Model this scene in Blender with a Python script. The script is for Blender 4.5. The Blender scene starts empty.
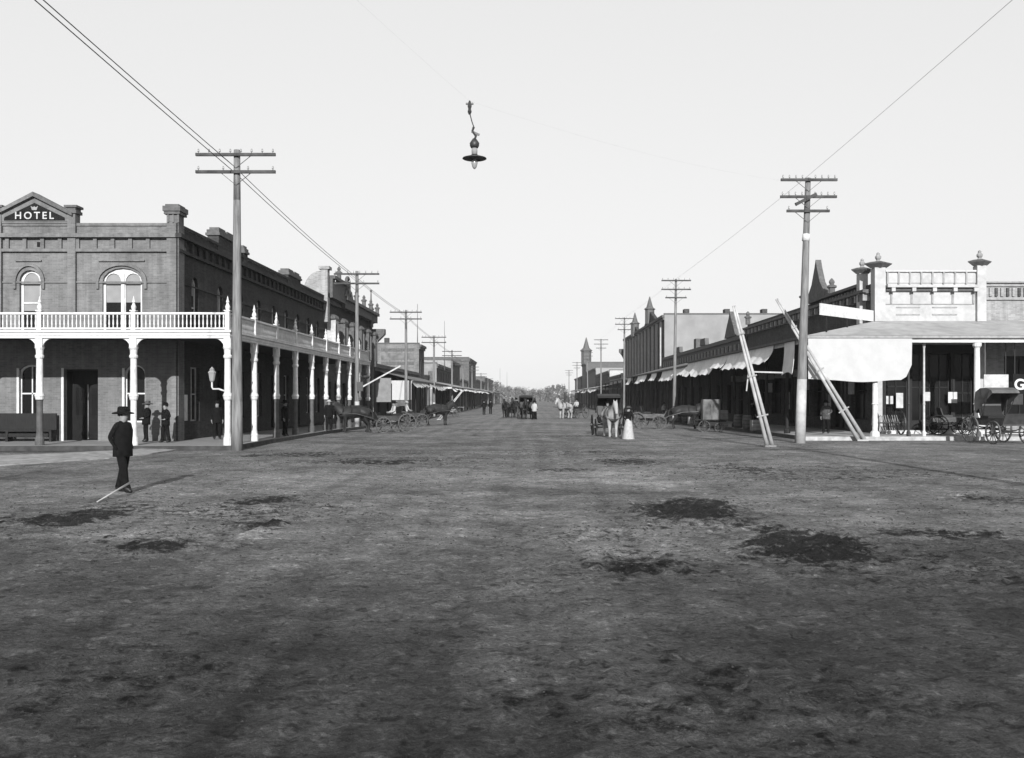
import bpy, bmesh, math, random
import numpy as np
from mathutils import Vector, Matrix

random.seed(7)
rng = np.random.default_rng(11)
R = math.radians
scene = bpy.context.scene
col = scene.collection

# ---------------------------------------------------------------- camera
F = 973.0; CH = 2.05; VX, VY = 530.0, 397.0        # focal (px), eye height, vanishing point
cam = bpy.data.objects.new("camera", bpy.data.cameras.new("camera"))
col.objects.link(cam)
cam.location = (0, 0, CH)
cam.rotation_euler = (R(90), 0, 0)
cam.data.sensor_width = 36.0
cam.data.lens = F / 1024 * 36
cam.data.shift_x = -18 / 1024
cam.data.shift_y = 18 / 1024
cam.data.clip_end = 6000
cam.data.clip_start = 0.1
scene.camera = cam

# ---------------------------------------------------------------- sky and sun
SUN_EL, SUN_AZ = 20.5, 3.2      # the sun stands low behind the camera, shadows run straight up the street
world = bpy.data.worlds.new("World"); scene.world = world
world.use_nodes = True
nt = world.node_tree; nt.nodes.clear()
out = nt.nodes.new("ShaderNodeOutputWorld"); bg = nt.nodes.new("ShaderNodeBackground")
sky = nt.nodes.new("ShaderNodeTexSky"); sky.sky_type = 'NISHITA'; sky.sun_disc = False
sky.sun_elevation = R(SUN_EL); sky.sun_rotation = R(180 - SUN_AZ)
sky.air_density = 1.0; sky.dust_density = 1.0; sky.ozone_density = 1.0
# black-and-white plate: the grey value of the sky is its strongest channel
sep = nt.nodes.new("ShaderNodeSeparateColor"); comb = nt.nodes.new("ShaderNodeCombineColor")
mx = nt.nodes.new("ShaderNodeMath"); mx.operation = 'MAXIMUM'; mx2 = nt.nodes.new("ShaderNodeMath"); mx2.operation = 'MAXIMUM'
nt.links.new(sky.outputs[0], sep.inputs[0])
nt.links.new(sep.outputs[0], mx.inputs[0]); nt.links.new(sep.outputs[1], mx.inputs[1])
nt.links.new(mx.outputs[0], mx2.inputs[0]); nt.links.new(sep.outputs[2], mx2.inputs[1])
# ... flattened by the plate's response: the differences over the sky are compressed
cp1 = nt.nodes.new("ShaderNodeMath"); cp1.operation = 'POWER'; cp1.inputs[1].default_value = 0.2
cp2 = nt.nodes.new("ShaderNodeMath"); cp2.operation = 'MULTIPLY'; cp2.inputs[1].default_value = 4.16
nt.links.new(mx2.outputs[0], cp1.inputs[0]); nt.links.new(cp1.outputs[0], cp2.inputs[0])
for i in range(3): nt.links.new(cp2.outputs[0], comb.inputs[i])
nt.links.new(comb.outputs[0], bg.inputs[0]); bg.inputs[1].default_value = 0.095
nt.links.new(bg.outputs[0], out.inputs[0])
sun = bpy.data.objects.new("sun", bpy.data.lights.new("sun", 'SUN')); col.objects.link(sun)
sun.data.energy = 5.0; sun.data.angle = R(0.5); sun.data.color = (1, 1, 1)
sun.rotation_euler = (R(90 - SUN_EL), 0, R(SUN_AZ))
scene.view_settings.view_transform = 'Standard'
scene.view_settings.look = 'None'
scene.view_settings.exposure = 0.62
scene.view_settings.gamma = 1.0
try: scene.view_settings.use_curve_mapping = False
except Exception: pass

# ---------------------------------------------------------------- helpers
def PX(x, Y): return (x - VX) * Y / F
def PZ(y, Y): return CH + (VY - y) * Y / F
def sstep(a, b, x):
    t = np.clip((x - a) / (b - a), 0, 1); return t * t * (3 - 2 * t)
def gz(x, y):
    return float(-0.45 * sstep(45, 110, y) * min(1, abs(x) / 11.5) ** 2)

MATS = {}
def mat(name, v, rough=0.85, var=0.12, scale=3.0, bump=0.0, bscale=40.0, spec=0.25, stretch=None, metal=0.0, fine=0.0, stain=0.0):
    """grey procedural paint / stone / cloth: two scales of noise on the colour and an optional bump"""
    if name in MATS: return MATS[name]
    m = bpy.data.materials.new(name); m.use_nodes = True
    n = m.node_tree.nodes; l = m.node_tree.links
    b = n["Principled BSDF"]
    b.inputs["Roughness"].default_value = rough
    b.inputs["Specular IOR Level"].default_value = spec
    b.inputs["Metallic"].default_value = metal
    tc = n.new("ShaderNodeTexCoord"); mp = n.new("ShaderNodeMapping")
    l.new(tc.outputs["Object"], mp.inputs[0])
    if stretch: mp.inputs["Scale"].default_value = stretch
    nz = n.new("ShaderNodeTexNoise"); nz.inputs["Scale"].default_value = scale; nz.inputs["Detail"].default_value = 6
    l.new(mp.outputs[0], nz.inputs["Vector"])
    mr = n.new("ShaderNodeMapRange"); mr.inputs[1].default_value = 0.3; mr.inputs[2].default_value = 0.7
    mr.inputs[3].default_value = v * (1 - var * 1.6); mr.inputs[4].default_value = v * (1 + var)
    l.new(nz.outputs[0], mr.inputs[0])
    last = mr.outputs[0]
    if stain:
        s = n.new("ShaderNodeTexNoise"); s.inputs["Scale"].default_value = scale * 0.23; s.inputs["Detail"].default_value = 9
        s.inputs["Roughness"].default_value = 0.7
        l.new(mp.outputs[0], s.inputs["Vector"])
        r2 = n.new("ShaderNodeMapRange"); r2.inputs[1].default_value = 0.42; r2.inputs[2].default_value = 0.66
        r2.inputs[3].default_value = 1.0; r2.inputs[4].default_value = 1 - stain
        l.new(s.outputs[0], r2.inputs[0])
        mu = n.new("ShaderNodeMath"); mu.operation = 'MULTIPLY'
        l.new(last, mu.inputs[0]); l.new(r2.outputs[0], mu.inputs[1]); last = mu.outputs[0]
    cc = n.new("ShaderNodeCombineColor")
    for i in range(3): l.new(last, cc.inputs[i])
    l.new(cc.outputs[0], b.inputs["Base Color"])
    if bump:
        nb = n.new("ShaderNodeTexNoise"); nb.inputs["Scale"].default_value = bscale; nb.inputs["Detail"].default_value = 4
        l.new(mp.outputs[0], nb.inputs["Vector"])
        bp = n.new("ShaderNodeBump"); bp.inputs["Strength"].default_value = bump; bp.inputs["Distance"].default_value = 0.02
        l.new(nb.outputs[0], bp.inputs["Height"]); l.new(bp.outputs[0], b.inputs["Normal"])
    MATS[name] = m
    return m

def brick_mat(name, v, mortar, var=0.25, axis='x'):
    m = bpy.data.materials.new(name); m.use_nodes = True
    n = m.node_tree.nodes; l = m.node_tree.links; b = n["Principled BSDF"]
    b.inputs["Roughness"].default_value = 0.9; b.inputs["Specular IOR Level"].default_value = 0.15
    tc = n.new("ShaderNodeTexCoord"); sp = n.new("ShaderNodeSeparateXYZ"); cb = n.new("ShaderNodeCombineXYZ")
    l.new(tc.outputs["Object"], sp.inputs[0])
    ad = n.new("ShaderNodeMath"); ad.operation = 'ADD'
    l.new(sp.outputs[0], ad.inputs[0]); l.new(sp.outputs[1], ad.inputs[1])
    l.new(ad.outputs[0], cb.inputs[0]); l.new(sp.outputs[2], cb.inputs[1])
    br = n.new("ShaderNodeTexBrick"); br.inputs["Scale"].default_value = 1.0
    br.inputs["Brick Width"].default_value = 0.23; br.inputs["Row Height"].default_value = 0.076
    br.inputs["Mortar Size"].default_value = 0.006; br.inputs["Bias"].default_value = 0.0
    br.inputs["Color1"].default_value = (v * (1 - var),) * 3 + (1,)
    br.inputs["Color2"].default_value = (v * (1 + var),) * 3 + (1,)
    br.inputs["Mortar"].default_value = (mortar,) * 3 + (1,)
    l.new(cb.outputs[0], br.inputs["Vector"])
    nz = n.new("ShaderNodeTexNoise"); nz.inputs["Scale"].default_value = 0.8; nz.inputs["Detail"].default_value = 9; nz.inputs["Roughness"].default_value = 0.74
    l.new(tc.outputs["Object"], nz.inputs["Vector"])
    mr = n.new("ShaderNodeMapRange"); mr.inputs[1].default_value = 0.3; mr.inputs[2].default_value = 0.7; mr.inputs[3].default_value = 0.72; mr.inputs[4].default_value = 1.2
    l.new(nz.outputs[0], mr.inputs[0])
    # rain streaks
    mp = n.new("ShaderNodeMapping"); mp.inputs["Scale"].default_value = (5, 5, 0.35)
    l.new(tc.outputs["Object"], mp.inputs[0])
    ns = n.new("ShaderNodeTexNoise"); ns.inputs["Scale"].default_value = 1.0; ns.inputs["Detail"].default_value = 4
    l.new(mp.outputs[0], ns.inputs["Vector"])
    m2 = n.new("ShaderNodeMapRange"); m2.inputs[1].default_value = 0.35; m2.inputs[2].default_value = 0.7; m2.inputs[3].default_value = 0.82; m2.inputs[4].default_value = 1.1
    l.new(ns.outputs[0], m2.inputs[0])
    mu0 = n.new("ShaderNodeMath"); mu0.operation = 'MULTIPLY'
    l.new(mr.outputs[0], mu0.inputs[0]); l.new(m2.outputs[0], mu0.inputs[1])
    mu = n.new("ShaderNodeVectorMath"); mu.operation = 'SCALE'
    l.new(br.outputs[0], mu.inputs[0]); l.new(mu0.outputs[0], mu.inputs["Scale"])
    l.new(mu.outputs[0], b.inputs["Base Color"])
    bp = n.new("ShaderNodeBump"); bp.inputs["Strength"].default_value = 0.5; bp.inputs["Distance"].default_value = 0.01
    inv = n.new("ShaderNodeMath"); inv.operation = 'SUBTRACT'; inv.inputs[0].default_value = 1.0
    l.new(br.outputs["Fac"], inv.inputs[1]); l.new(inv.outputs[0], bp.inputs["Height"]); l.new(bp.outputs[0], b.inputs["Normal"])
    MATS[name] = m
    return m

WHITE = mat("white_paint", 0.5, 0.6, 0.10, 6, stain=0.22)
WHITE2 = mat("aged_white_paint", 0.40, 0.7, 0.14, 5, stain=0.3)
CANVAS = mat("canvas", 0.35, 0.95, 0.05, 2.0, bump=0.3, bscale=9)
CANVASB = mat("shade_lifted_canvas", 0.58, 0.95, 0.08, 2.0, bump=0.3, bscale=9, stain=0.15)  # lighter canvas: colour makes up for missing light on shaded blinds
CANVAS2 = mat("weathered_canvas", 0.33, 0.95, 0.12, 2.0, bump=0.3, bscale=9, stain=0.25)
STUCCO = mat("light_stucco", 0.35, 0.9, 0.08, 4, bump=0.25, bscale=60, stain=0.2)
STONE = mat("grey_stone", 0.22, 0.9, 0.15, 5, bump=0.3)
STONED = mat("dark_stone", 0.085, 0.9, 0.2, 5, bump=0.3)
DARK = mat("dark_paint", 0.008, 0.7, 0.25, 4, spec=.1)
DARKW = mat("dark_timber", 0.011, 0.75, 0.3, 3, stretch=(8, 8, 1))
BLACK = mat("black_cloth", 0.006, 0.95, 0.3, 12, spec=0.1)
GREYC = mat("grey_cloth", 0.06, 0.95, 0.3, 12, spec=0.1)
LIGHTC = mat("pale_cloth", 0.3, 0.95, 0.1, 12)
SKIN = mat("skin", 0.17, 0.6, 0.1, 10)
BOOT = mat("boot_leather", 0.012, 0.45, 0.2, 10)
HAIR = mat("dark_hair", 0.015, 0.7, 0.3, 30)
GLASS = mat("window_glass", 0.008, 0.2, 0.2, 0.7, spec=0.14)
BLIND = mat("window_blind", 0.2, 0.9, 0.08, 2.5)
POLEW = mat("pole_wood", 0.14, 0.85, 0.3, 2.0, bump=0.5, bscale=12, stretch=(6, 6, 0.6))
POLED = mat("crossarm_wood", 0.05, 0.85, 0.3, 3.0)
LIME = mat("limewashed_wood", 0.34, 0.9, 0.15, 3, stain=0.3)
IRON = mat("black_iron", 0.02, 0.5, 0.2, 8, spec=0.4)
WIREM = mat("wire", 0.03, 0.6, 0.1, 5)
GLASSW = mat("pale_glass", 0.22, 0.2, 0.05, 3, spec=0.5)
PORC = mat("insulator_glass", 0.2, 0.2, 0.1, 3, spec=0.5)
TIN = mat("roof_iron", 0.3, 0.55, 0.12, 2.0, bump=0.15, bscale=5, stain=0.25)
TIND = mat("dark_roof_iron", 0.10, 0.6, 0.2, 2.0)
PLANK = mat("boardwalk", 0.25, 0.85, 0.2, 2.5, bump=0.3, stretch=(1, 6, 1), stain=0.35)
KERB = mat("kerb_timber", 0.04, 0.9, 0.3, 3, bump=0.4)
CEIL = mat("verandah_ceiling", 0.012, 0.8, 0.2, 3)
WHITEH = mat("white_horse_coat", 0.26, 0.8, 0.15, 3)
DARKH = mat("dark_horse_coat", 0.015, 0.6, 0.3, 3)
WAGON = mat("wagon_paint", 0.04, 0.5, 0.3, 5)
RIM = mat("wheel_paint", 0.07, 0.7, 0.3, 8)
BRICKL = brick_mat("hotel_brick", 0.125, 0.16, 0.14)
BRICKS = brick_mat("shaded_side_brick", 0.036, 0.046, 0.3)  # darker brick: shade of the street fronts put into the colour
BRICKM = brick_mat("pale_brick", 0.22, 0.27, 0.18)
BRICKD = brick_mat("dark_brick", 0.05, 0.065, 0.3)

class MB:
    def __init__(self): self.v = []; self.f = []; self.mi = []; self.cur = 0
    def add(self, vs, fs):
        o = len(self.v); self.v += [tuple(p) for p in vs]
        for q in fs: self.f.append([i + o for i in q]); self.mi.append(self.cur)
        return self
    def box(self, x0, x1, y0, y1, z0, z1):
        v = [(x, y, z) for z in (z0, z1) for y in (y0, y1) for x in (x0, x1)]
        return self.add(v, [(0, 2, 3, 1), (4, 5, 7, 6), (0, 1, 5, 4), (2, 6, 7, 3), (0, 4, 6, 2), (1, 3, 7, 5)])
    def tube(self, p0, p1, r0, r1=None, n=8, caps=True):
        r1 = r0 if r1 is None else r1
        p0, p1 = Vector(p0), Vector(p1); d = (p1 - p0).normalized()
        a = d.orthogonal().normalized(); b = d.cross(a)
        v = []
        for p, r in ((p0, r0), (p1, r1)):
            for i in range(n):
                t = 2 * math.pi * i / n; v.append(p + (a * math.cos(t) + b * math.sin(t)) * r)
        f = [(i, (i + 1) % n, n + (i + 1) % n, n + i) for i in range(n)]
        if caps: f += [tuple(range(n))[::-1], tuple(range(n, 2 * n))]
        return self.add(v, f)
    def path(self, pts, rad, n=6):
        rad = rad if hasattr(rad, '__len__') else [rad] * len(pts)
        pts = [Vector(p) for p in pts]; v = []; f = []
        a = None
        for k, p in enumerate(pts):
            d = (pts[min(k + 1, len(pts) - 1)] - pts[max(k - 1, 0)]).normalized()
            a = d.orthogonal().normalized() if a is None else (a - d * a.dot(d)).normalized()
            b = d.cross(a)
            for i in range(n):
                t = 2 * math.pi * i / n; v.append(p + (a * math.cos(t) + b * math.sin(t)) * rad[k])
        for k in range(len(pts) - 1):
            for i in range(n): f.append((k * n + i, k * n + (i + 1) % n, (k + 1) * n + (i + 1) % n, (k + 1) * n + i))
        f += [tuple(range(n))[::-1], tuple(range((len(pts) - 1) * n, len(pts) * n))]
        return self.add(v, f)
    def bar(self, p0, p1, w, h, up=(0, 0, 1)):
        p0, p1 = Vector(p0), Vector(p1); d = (p1 - p0).normalized(); up = Vector(up)
        s = d.cross(up)
        if s.length < 1e-4: s = d.orthogonal()
        s.normalize(); u = s.cross(d)
        v = [p + s * a * w / 2 + u * b * h / 2 for p in (p0, p1) for a, b in ((-1, -1), (1, -1), (1, 1), (-1, 1))]
        return self.add(v, [(0, 3, 2, 1), (4, 5, 6, 7), (0, 1, 5, 4), (1, 2, 6, 5), (2, 3, 7, 6), (3, 0, 4, 7)])
    def lathe(self, prof, c=(0, 0, 0), n=12, sx=1, sy=1):
        v = []; f = []
        for r, z in prof:
            for i in range(n):
                t = 2 * math.pi * i / n; v.append((c[0] + r * sx * math.cos(t), c[1] + r * sy * math.sin(t), c[2] + z))
        for k in range(len(prof) - 1):
            for i in range(n): f.append((k * n + i, k * n + (i + 1) % n, (k + 1) * n + (i + 1) % n, (k + 1) * n + i))
        f += [tuple(range(n))[::-1], tuple(range((len(prof) - 1) * n, len(prof) * n))]
        return self.add(v, f)
    def prism(self, poly, o, u, w, t):
        """polygon given in (u, w) coordinates about o, thickened by vector t"""
        o, u, w, t = Vector(o), Vector(u), Vector(w), Vector(t); n = len(poly)
        a = [o + u * p + w * q for p, q in poly]
        v = a + [p + t for p in a]
        f = [tuple(range(n)), tuple(range(n, 2 * n))[::-1]] + [(i, (i + 1) % n, n + (i + 1) % n, n + i) for i in range(n)]
        return self.add(v, f)
    def build(self, name, m, parent=None, smooth=False, world=True, link=True):
        me = bpy.data.meshes.new(name)
        vs = self.v
        if parent is not None and world:
            p = parent
            off = Vector((0, 0, 0))
            while p is not None: off += Vector(p.location); p = p.parent
            vs = [(a - off.x, b - off.y, c - off.z) for a, b, c in vs]
        me.from_pydata(vs, [], self.f)
        for mm in (m if isinstance(m, (list, tuple)) else [m]): me.materials.append(mm)
        if any(self.mi): me.polygons.foreach_set("material_index", self.mi)
        if smooth: me.polygons.foreach_set("use_smooth", [True] * len(me.polygons))
        me.update()
        o = bpy.data.objects.new(name, me)
        if link: col.objects.link(o)
        o.parent = parent
        return o

def tag(o, label=None, cat=None, group=None, kind=None):
    if label: o["label"] = label
    if cat: o["category"] = cat
    if group: o["group"] = group
    if kind: o["kind"] = kind
    return o
def thing(name, label, cat, loc=(0, 0, 0), rz=0, group=None):
    o = bpy.data.objects.new(name, None); col.objects.link(o)
    o.location = loc; o.rotation_euler = (0, 0, rz); o.empty_display_size = 0.3
    return tag(o, label, cat, group)
def copy_tree(o, parent=None, label=None):
    c = o.copy(); col.objects.link(c); c.parent = parent
    if label: c["label"] = label
    for ch in o.children: copy_tree(ch, c)
    return c
def share(o, loc, parent=None):
    c = o.copy(); col.objects.link(c); c.parent = parent; c.location = loc
    return c

def outline(op, inset=0.0, n=8):
    a, b, c, d, rise = op
    a += inset; b -= inset; c += inset; d -= inset
    pts = [(a, c), (b, c)]
    if rise <= 0: return pts + [(b, d), (a, d)]
    m = (a + b) / 2; w = (b - a) / 2
    for i in range(n + 1):
        t = math.pi * i / n; pts.append((m + w * math.cos(t), d - rise + rise * math.sin(t)))
    return pts

def facade(mb, O, U, N, u0, u1, v0, v1, ops, depth):
    """a wall surface in the plane through O with real openings; the reveals go `depth` inwards"""
    O, U, N = Vector(O), Vector(U), Vector(N); Z = Vector((0, 0, 1))
    P = lambda u, v, d=0: O + U * u + Z * v - N * d
    us = sorted({u0, u1} | {x for o in ops for x in o[:2] if u0 < x < u1}); vs = sorted({v0, v1} | {x for o in ops for x in o[2:4] if v0 < x < v1})
    for i in range(len(us) - 1):
        for j in range(len(vs) - 1):
            uc, vc = (us[i] + us[i + 1]) / 2, (vs[j] + vs[j + 1]) / 2
            if any(o[0] < uc < o[1] and o[2] < vc < o[3] for o in ops): continue
            mb.add([P(us[i], vs[j]), P(us[i + 1], vs[j]), P(us[i + 1], vs[j + 1]), P(us[i], vs[j + 1])], [(0, 1, 2, 3)])
    for o in ops:
        pts = outline(o)
        if o[4] > 0:
            arc = pts[2:]; h = len(arc) // 2
            for k in range(len(arc) - 1):
                c = (o[1], o[3]) if k < h else (o[0], o[3])
                mb.add([P(*c), P(*arc[k]), P(*arc[k + 1])], [(0, 1, 2)])
        m = len(pts)
        for k in range(m):
            p, q = pts[k], pts[(k + 1) % m]
            mb.add([P(*p), P(*q), P(*q, depth), P(*p, depth)], [(0, 1, 2, 3)])

def window(parent, O, U, N, op, depth, fw=0.07, fm=None, blind=0.0, rail=True, mull=0, gm=None, name="window"):
    """frame ring (the part) with pane and blind as its sub-parts"""
    fm = fm or WHITE
    O, U, N = Vector(O), Vector(U), Vector(N); Z = Vector((0, 0, 1))
    P = lambda u, v, d=0: O + U * u + Z * v - N * d
    mb = MB(); a = outline(op); b = outline(op, fw); m = len(a)
    d0 = depth - 0.06
    for k in range(m):
        k2 = (k + 1) % m
        mb.add([P(*a[k], d0), P(*a[k2], d0), P(*b[k2], d0), P(*b[k], d0)], [(0, 1, 2, 3)])
        mb.add([P(*b[k], d0), P(*b[k2], d0), P(*b[k2], depth), P(*b[k], depth)], [(0, 1, 2, 3)])
    um = (op[0] + op[1]) / 2; vm = (op[2] + op[3]) / 2
    if rail: mb.bar(P(op[0] + fw, vm, d0 + .02), P(op[1] - fw, vm, d0 + .02), 0.04, 0.06)
    for k in range(mull):
        uu = op[0] + (op[1] - op[0]) * (k + 1) / (mull + 1)
        mb.bar(P(uu, op[2] + fw, d0 + .02), P(uu, op[3] - fw, d0 + .02), 0.05, 0.04, up=N)
    w = mb.build(name, fm, parent)
    pn = MB(); pts = outline(op, fw * .6); pn.add([P(*p, depth - .01) for p in pts], [tuple(range(len(pts)))])
    pn.build("pane", gm or GLASS, w)
    if blind > 0:
        vb = op[3] - (op[3] - op[2]) * blind
        bp = [p for p in outline(op, fw * .6) if p[1] > vb]
        bp = [(op[0] + fw * .6, vb), (op[1] - fw * .6, vb)] + bp
        bb = MB(); bb.add([P(*p, depth - .02) for p in bp], [tuple(range(len(bp)))]); bb.build("blind", BLIND, w)
    return w

def text_mesh(body, size, depth, loc, parent, m, name="lettering", rot=(R(90), 0, 0), bold=0.0, space=1.12):
    cu = bpy.data.curves.new(name, 'FONT'); cu.body = body; cu.size = size; cu.extrude = depth; cu.offset = bold
    cu.align_x = 'CENTER'; cu.align_y = 'CENTER'; cu.space_character = space
    o = bpy.data.objects.new("tmp", cu); col.objects.link(o)
    bpy.context.view_layer.update()
    me = bpy.data.meshes.new_from_object(o.evaluated_get(bpy.context.evaluated_depsgraph_get()))
    bpy.data.objects.remove(o)
    me.materials.clear(); me.materials.append(m)
    t = bpy.data.objects.new(name, me); col.objects.link(t); t.parent = parent
    off = Vector((0, 0, 0)); p = parent
    while p is not None: off += Vector(p.location); p = p.parent
    t.location = Vector(loc) - off; t.rotation_euler = rot
    return t

# ================================================================ GROUND
def _hash(i, j, s):
    h = (i.astype(np.int64) * 374761393 + j.astype(np.int64) * 668265263 + s * 1274126177) & 0xffffffff
    h = ((h ^ (h >> 13)) * 1274126177) & 0xffffffff
    return ((h ^ (h >> 16)) & 0xffff) / 65535.0
def vnoise(x, y, s=0):
    i, j = np.floor(x), np.floor(y); fx, fy = x - i, y - j
    fx = fx * fx * (3 - 2 * fx); fy = fy * fy * (3 - 2 * fy)
    a, b, c, d = _hash(i, j, s), _hash(i + 1, j, s), _hash(i, j + 1, s), _hash(i + 1, j + 1, s)
    return a + (b - a) * fx + (c - a) * fy + (a - b - c + d) * fx * fy
def fbm(x, y, s=0, o=4, g=0.5):
    t = 0; a = 1; n = 0
    for k in range(o): t = t + a * vnoise(x * 2 ** k + 17.3 * k, y * 2 ** k - 9.1 * k, s + k); n += a; a *= g
    return t / n

# dark churned patches and pale packed ones: pixel centre and half widths, laid on the ground plane
DARKP = [(690, 512, 62, 15, 1.0), (800, 545, 60, 22, 1.0), (640, 568, 62, 10, .9), (60, 522, 75, 12, .9), (150, 548, 66, 9, .9),
         (268, 501, 58, 5, .8), (258, 525, 34, 6, .8), (850, 478, 60, 4, .5), (945, 534, 60, 5, .6), (380, 462, 60, 3, .7),
         (300, 455, 60, 2.5, .6), (630, 462, 45, 3, .6), (560, 470, 30, 2, .5), (530, 494, 16, 2, .6), (740, 470, 60, 6, .6), (1000, 500, 60, 6, .5),
         (420, 452, 30, 2, .5), (590, 452, 30, 1.6, .5),
         (480, 445, 40, 1.5, .4), (560, 436, 40, 1.2, .4), (470, 430, 30, 1.2, .4), (600, 535, 60, 6, .35), (900, 580, 70, 12, .3),
         (705, 520, 115, 24, .42), (800, 550, 120, 34, .42), (640, 566, 110, 18, .4), (60, 522, 130, 22, .42), (160, 548, 110, 18, .4), (268, 508, 90, 16, .38), (820, 474, 160, 8, .38), (420, 460, 130, 6, .4), (940, 560, 110, 34, .36), (740, 700, 200, 50, .30), (120, 690, 160, 50, .34), (560, 452, 120, 5, .36)]
PALEP = [(645, 482, 60, 12, .7), (835, 508, 85, 9, .6), (480, 630, 200, 40, .35), (640, 545, 120, 14, .4), (430, 478, 130, 8, .35),
         (820, 462, 70, 2.5, .5), (420, 496, 80, 3, .5), (300, 480, 90, 6, .25), (560, 520, 90, 10, .3)]
def blob(X, Y, lst, warp):
    m = np.zeros_like(X)
    Ys = np.maximum(Y, 4.0)
    px = VX + F * X / Ys; py = VY + F * CH / Ys
    for cx, cy, wx, wy, a in lst:
        Yc = F * CH / (cy - VY); Xc = (cx - VX) * Yc / F
        rx = wx * Yc / F; ry = wy * Yc * Yc / (F * CH)
        d = np.sqrt(((X - Xc) / rx) ** 2 + ((Y - Yc) / ry) ** 2)
        m = np.maximum(m, a * np.clip(1.25 - d + warp, 0, 1))
    return m

def ground_fields(X, Y):
    n1 = fbm(X / 1.1, Y / 1.6, 3, 5) - .5
    n2 = fbm(X / 6, Y / 9, 40, 4) - .5
    dark = blob(X, Y, DARKP, n1 * 2.0); pale = blob(X, Y, PALEP, n1 * 1.4)
    return n1, n2, dark, pale

def make_ground():
    ys = [-45.0]
    while ys[-1] < 1190:
        y = ys[-1]
        ys.append(y + (1.5 if y < 3 else 0.045 + 0.0012 * max(0, y - 5) ** 1.35 if y < 70 else 0.018 * y))
    ys = np.array(ys); ys[-1] = 1190
    xs = [0.0]
    while xs[-1] < 690: xs.append(xs[-1] + 0.06 + 0.0085 * xs[-1])
    xs[-1] = 690; xs = np.array([-x for x in xs[:0:-1]] + xs)
    X, Y = np.meshgrid(xs, ys)
    n1, n2, dark, pale = ground_fields(X, Y)
    near = np.exp(-np.maximum(0, Y - 10) / 45)
    Z = -0.45 * sstep(45, 110, Y) * np.minimum(1, np.abs(X) / 11.5) ** 2
    Z = Z + near * (0.06 * n2 + 0.022 * n1)
    rut = np.sin(X * 6.2 + 5 * vnoise(X * .15, Y * .05, 9)) * vnoise(X * .5, Y * .12, 5)
    Z = Z + 0.007 * rut * near
    clod = fbm(X / .16, Y / .16, 70, 3) - .5
    Z = Z + near * (0.045 * clod + 0.02 * (vnoise(X / .09, Y / .11, 88) - .5) + 0.22 * dark * np.maximum(0, clod + .05))
    flat = sstep(11.0, 13.5, np.abs(X)) * sstep(35, 38, Y)
    Z = Z * (1 - flat) + flat * (-0.45 * sstep(45, 110, Y) - 0.02)
    damp_vignette = 1 - 0.66 * sstep(15, 5.2, Y + 4 * n2 - 0.11 * X * X * (Y < 14))  # damp soil tone, with a vignette painted in near the camera and corners
    n3 = fbm(X / 3.0, Y / 1.3, 90, 5) - .5
    tone = (1 + 0.7 * n1 + 0.45 * n2 + .7 * n3) * (1 + 0.6 * pale) * damp_vignette
    streak = np.maximum(0, vnoise(X * 7 + .8 * Y * .1, Y * .35, 31) - .62) * sstep(16, 6, Y) * vnoise(X * .8, Y * .2, 33)
    tone = tone * (1 + .12 * rut) * (1 - 1.6 * streak)
    for xr_, wr_, y0_, y1_, am in ((-1.42, .028, 5, 8.2, .6), (-1.16, .022, 5, 7.4, .55), (-.98, .03, 5, 9.5, .5), (-.55, .02, 5, 7.8, .45), (-.32, .026, 5, 9.0, .4), (.35, .03, 5, 8.0, .35), (1.3, .03, 5, 10, .4), (1.75, .025, 5, 8.5, .4), (-2.6, .04, 6, 14, .35), (2.9, .05, 8, 18, .35), (-.1, .05, 9, 24, .25), (1.5, .05, 9, 26, .25), (-4.4, .06, 10, 26, .25)):
        xc = xr_ + .10 * (vnoise(Y * .35 + xr_ * 9, Y * 0, 61) - .5) + .03 * (vnoise(Y * 2 + xr_ * 5, Y * 0, 62) - .5)
        g = np.exp(-((X - xc) / wr_) ** 2) * (1 - sstep(y1_ - 3, y1_, Y)) * sstep(y0_ - 1, y0_, Y) * (.3 + .7 * vnoise(Y * 1.4 + xr_, X * 0, 63))
        tone = tone * (1 - am * g); Z = Z - .015 * g
    # the dark gutter in front of the hotel walk
    gut = sstep(34.8, 36.4, Y + n1) * (1 - sstep(37.5, 38.5, Y)) * sstep(-14.5, -18, X)
    tone = tone * (1 - .55 * gut)
    nx, ny = len(xs), len(ys)
    me = bpy.data.meshes.new("ground")
    co = np.stack([X, Y, Z], -1).reshape(-1, 3).astype(np.float32)
    idx = np.arange(nx * ny).reshape(ny, nx)
    q = np.stack([idx[:-1, :-1], idx[:-1, 1:], idx[1:, 1:], idx[1:, :-1]], -1).reshape(-1, 4)
    me.vertices.add(len(co)); me.vertices.foreach_set("co", co.ravel())
    me.loops.add(q.size); me.loops.foreach_set("vertex_index", q.ravel().astype(np.int32))
    me.polygons.add(len(q)); me.polygons.foreach_set("loop_start", np.arange(0, q.size, 4, dtype=np.int32))
    me.update(); me.validate()
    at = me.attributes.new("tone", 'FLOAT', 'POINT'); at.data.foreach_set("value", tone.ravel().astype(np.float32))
    at = me.attributes.new("churned", 'FLOAT', 'POINT'); at.data.foreach_set("value", dark.ravel().astype(np.float32))
    me.polygons.foreach_set("use_smooth", [True] * len(me.polygons))
    m = bpy.data.materials.new("dirt"); m.use_nodes = True
    n = m.node_tree.nodes; l = m.node_tree.links; b = n["Principled BSDF"]
    b.inputs["Roughness"].default_value = 0.95; b.inputs["Specular IOR Level"].default_value = 0.1
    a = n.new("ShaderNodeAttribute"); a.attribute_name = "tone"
    tc = n.new("ShaderNodeTexCoord")
    prev = a.outputs["Fac"]
    # ragged edge of the churned soil
    ch_ = n.new("ShaderNodeAttribute"); ch_.attribute_name = "churned"
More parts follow.
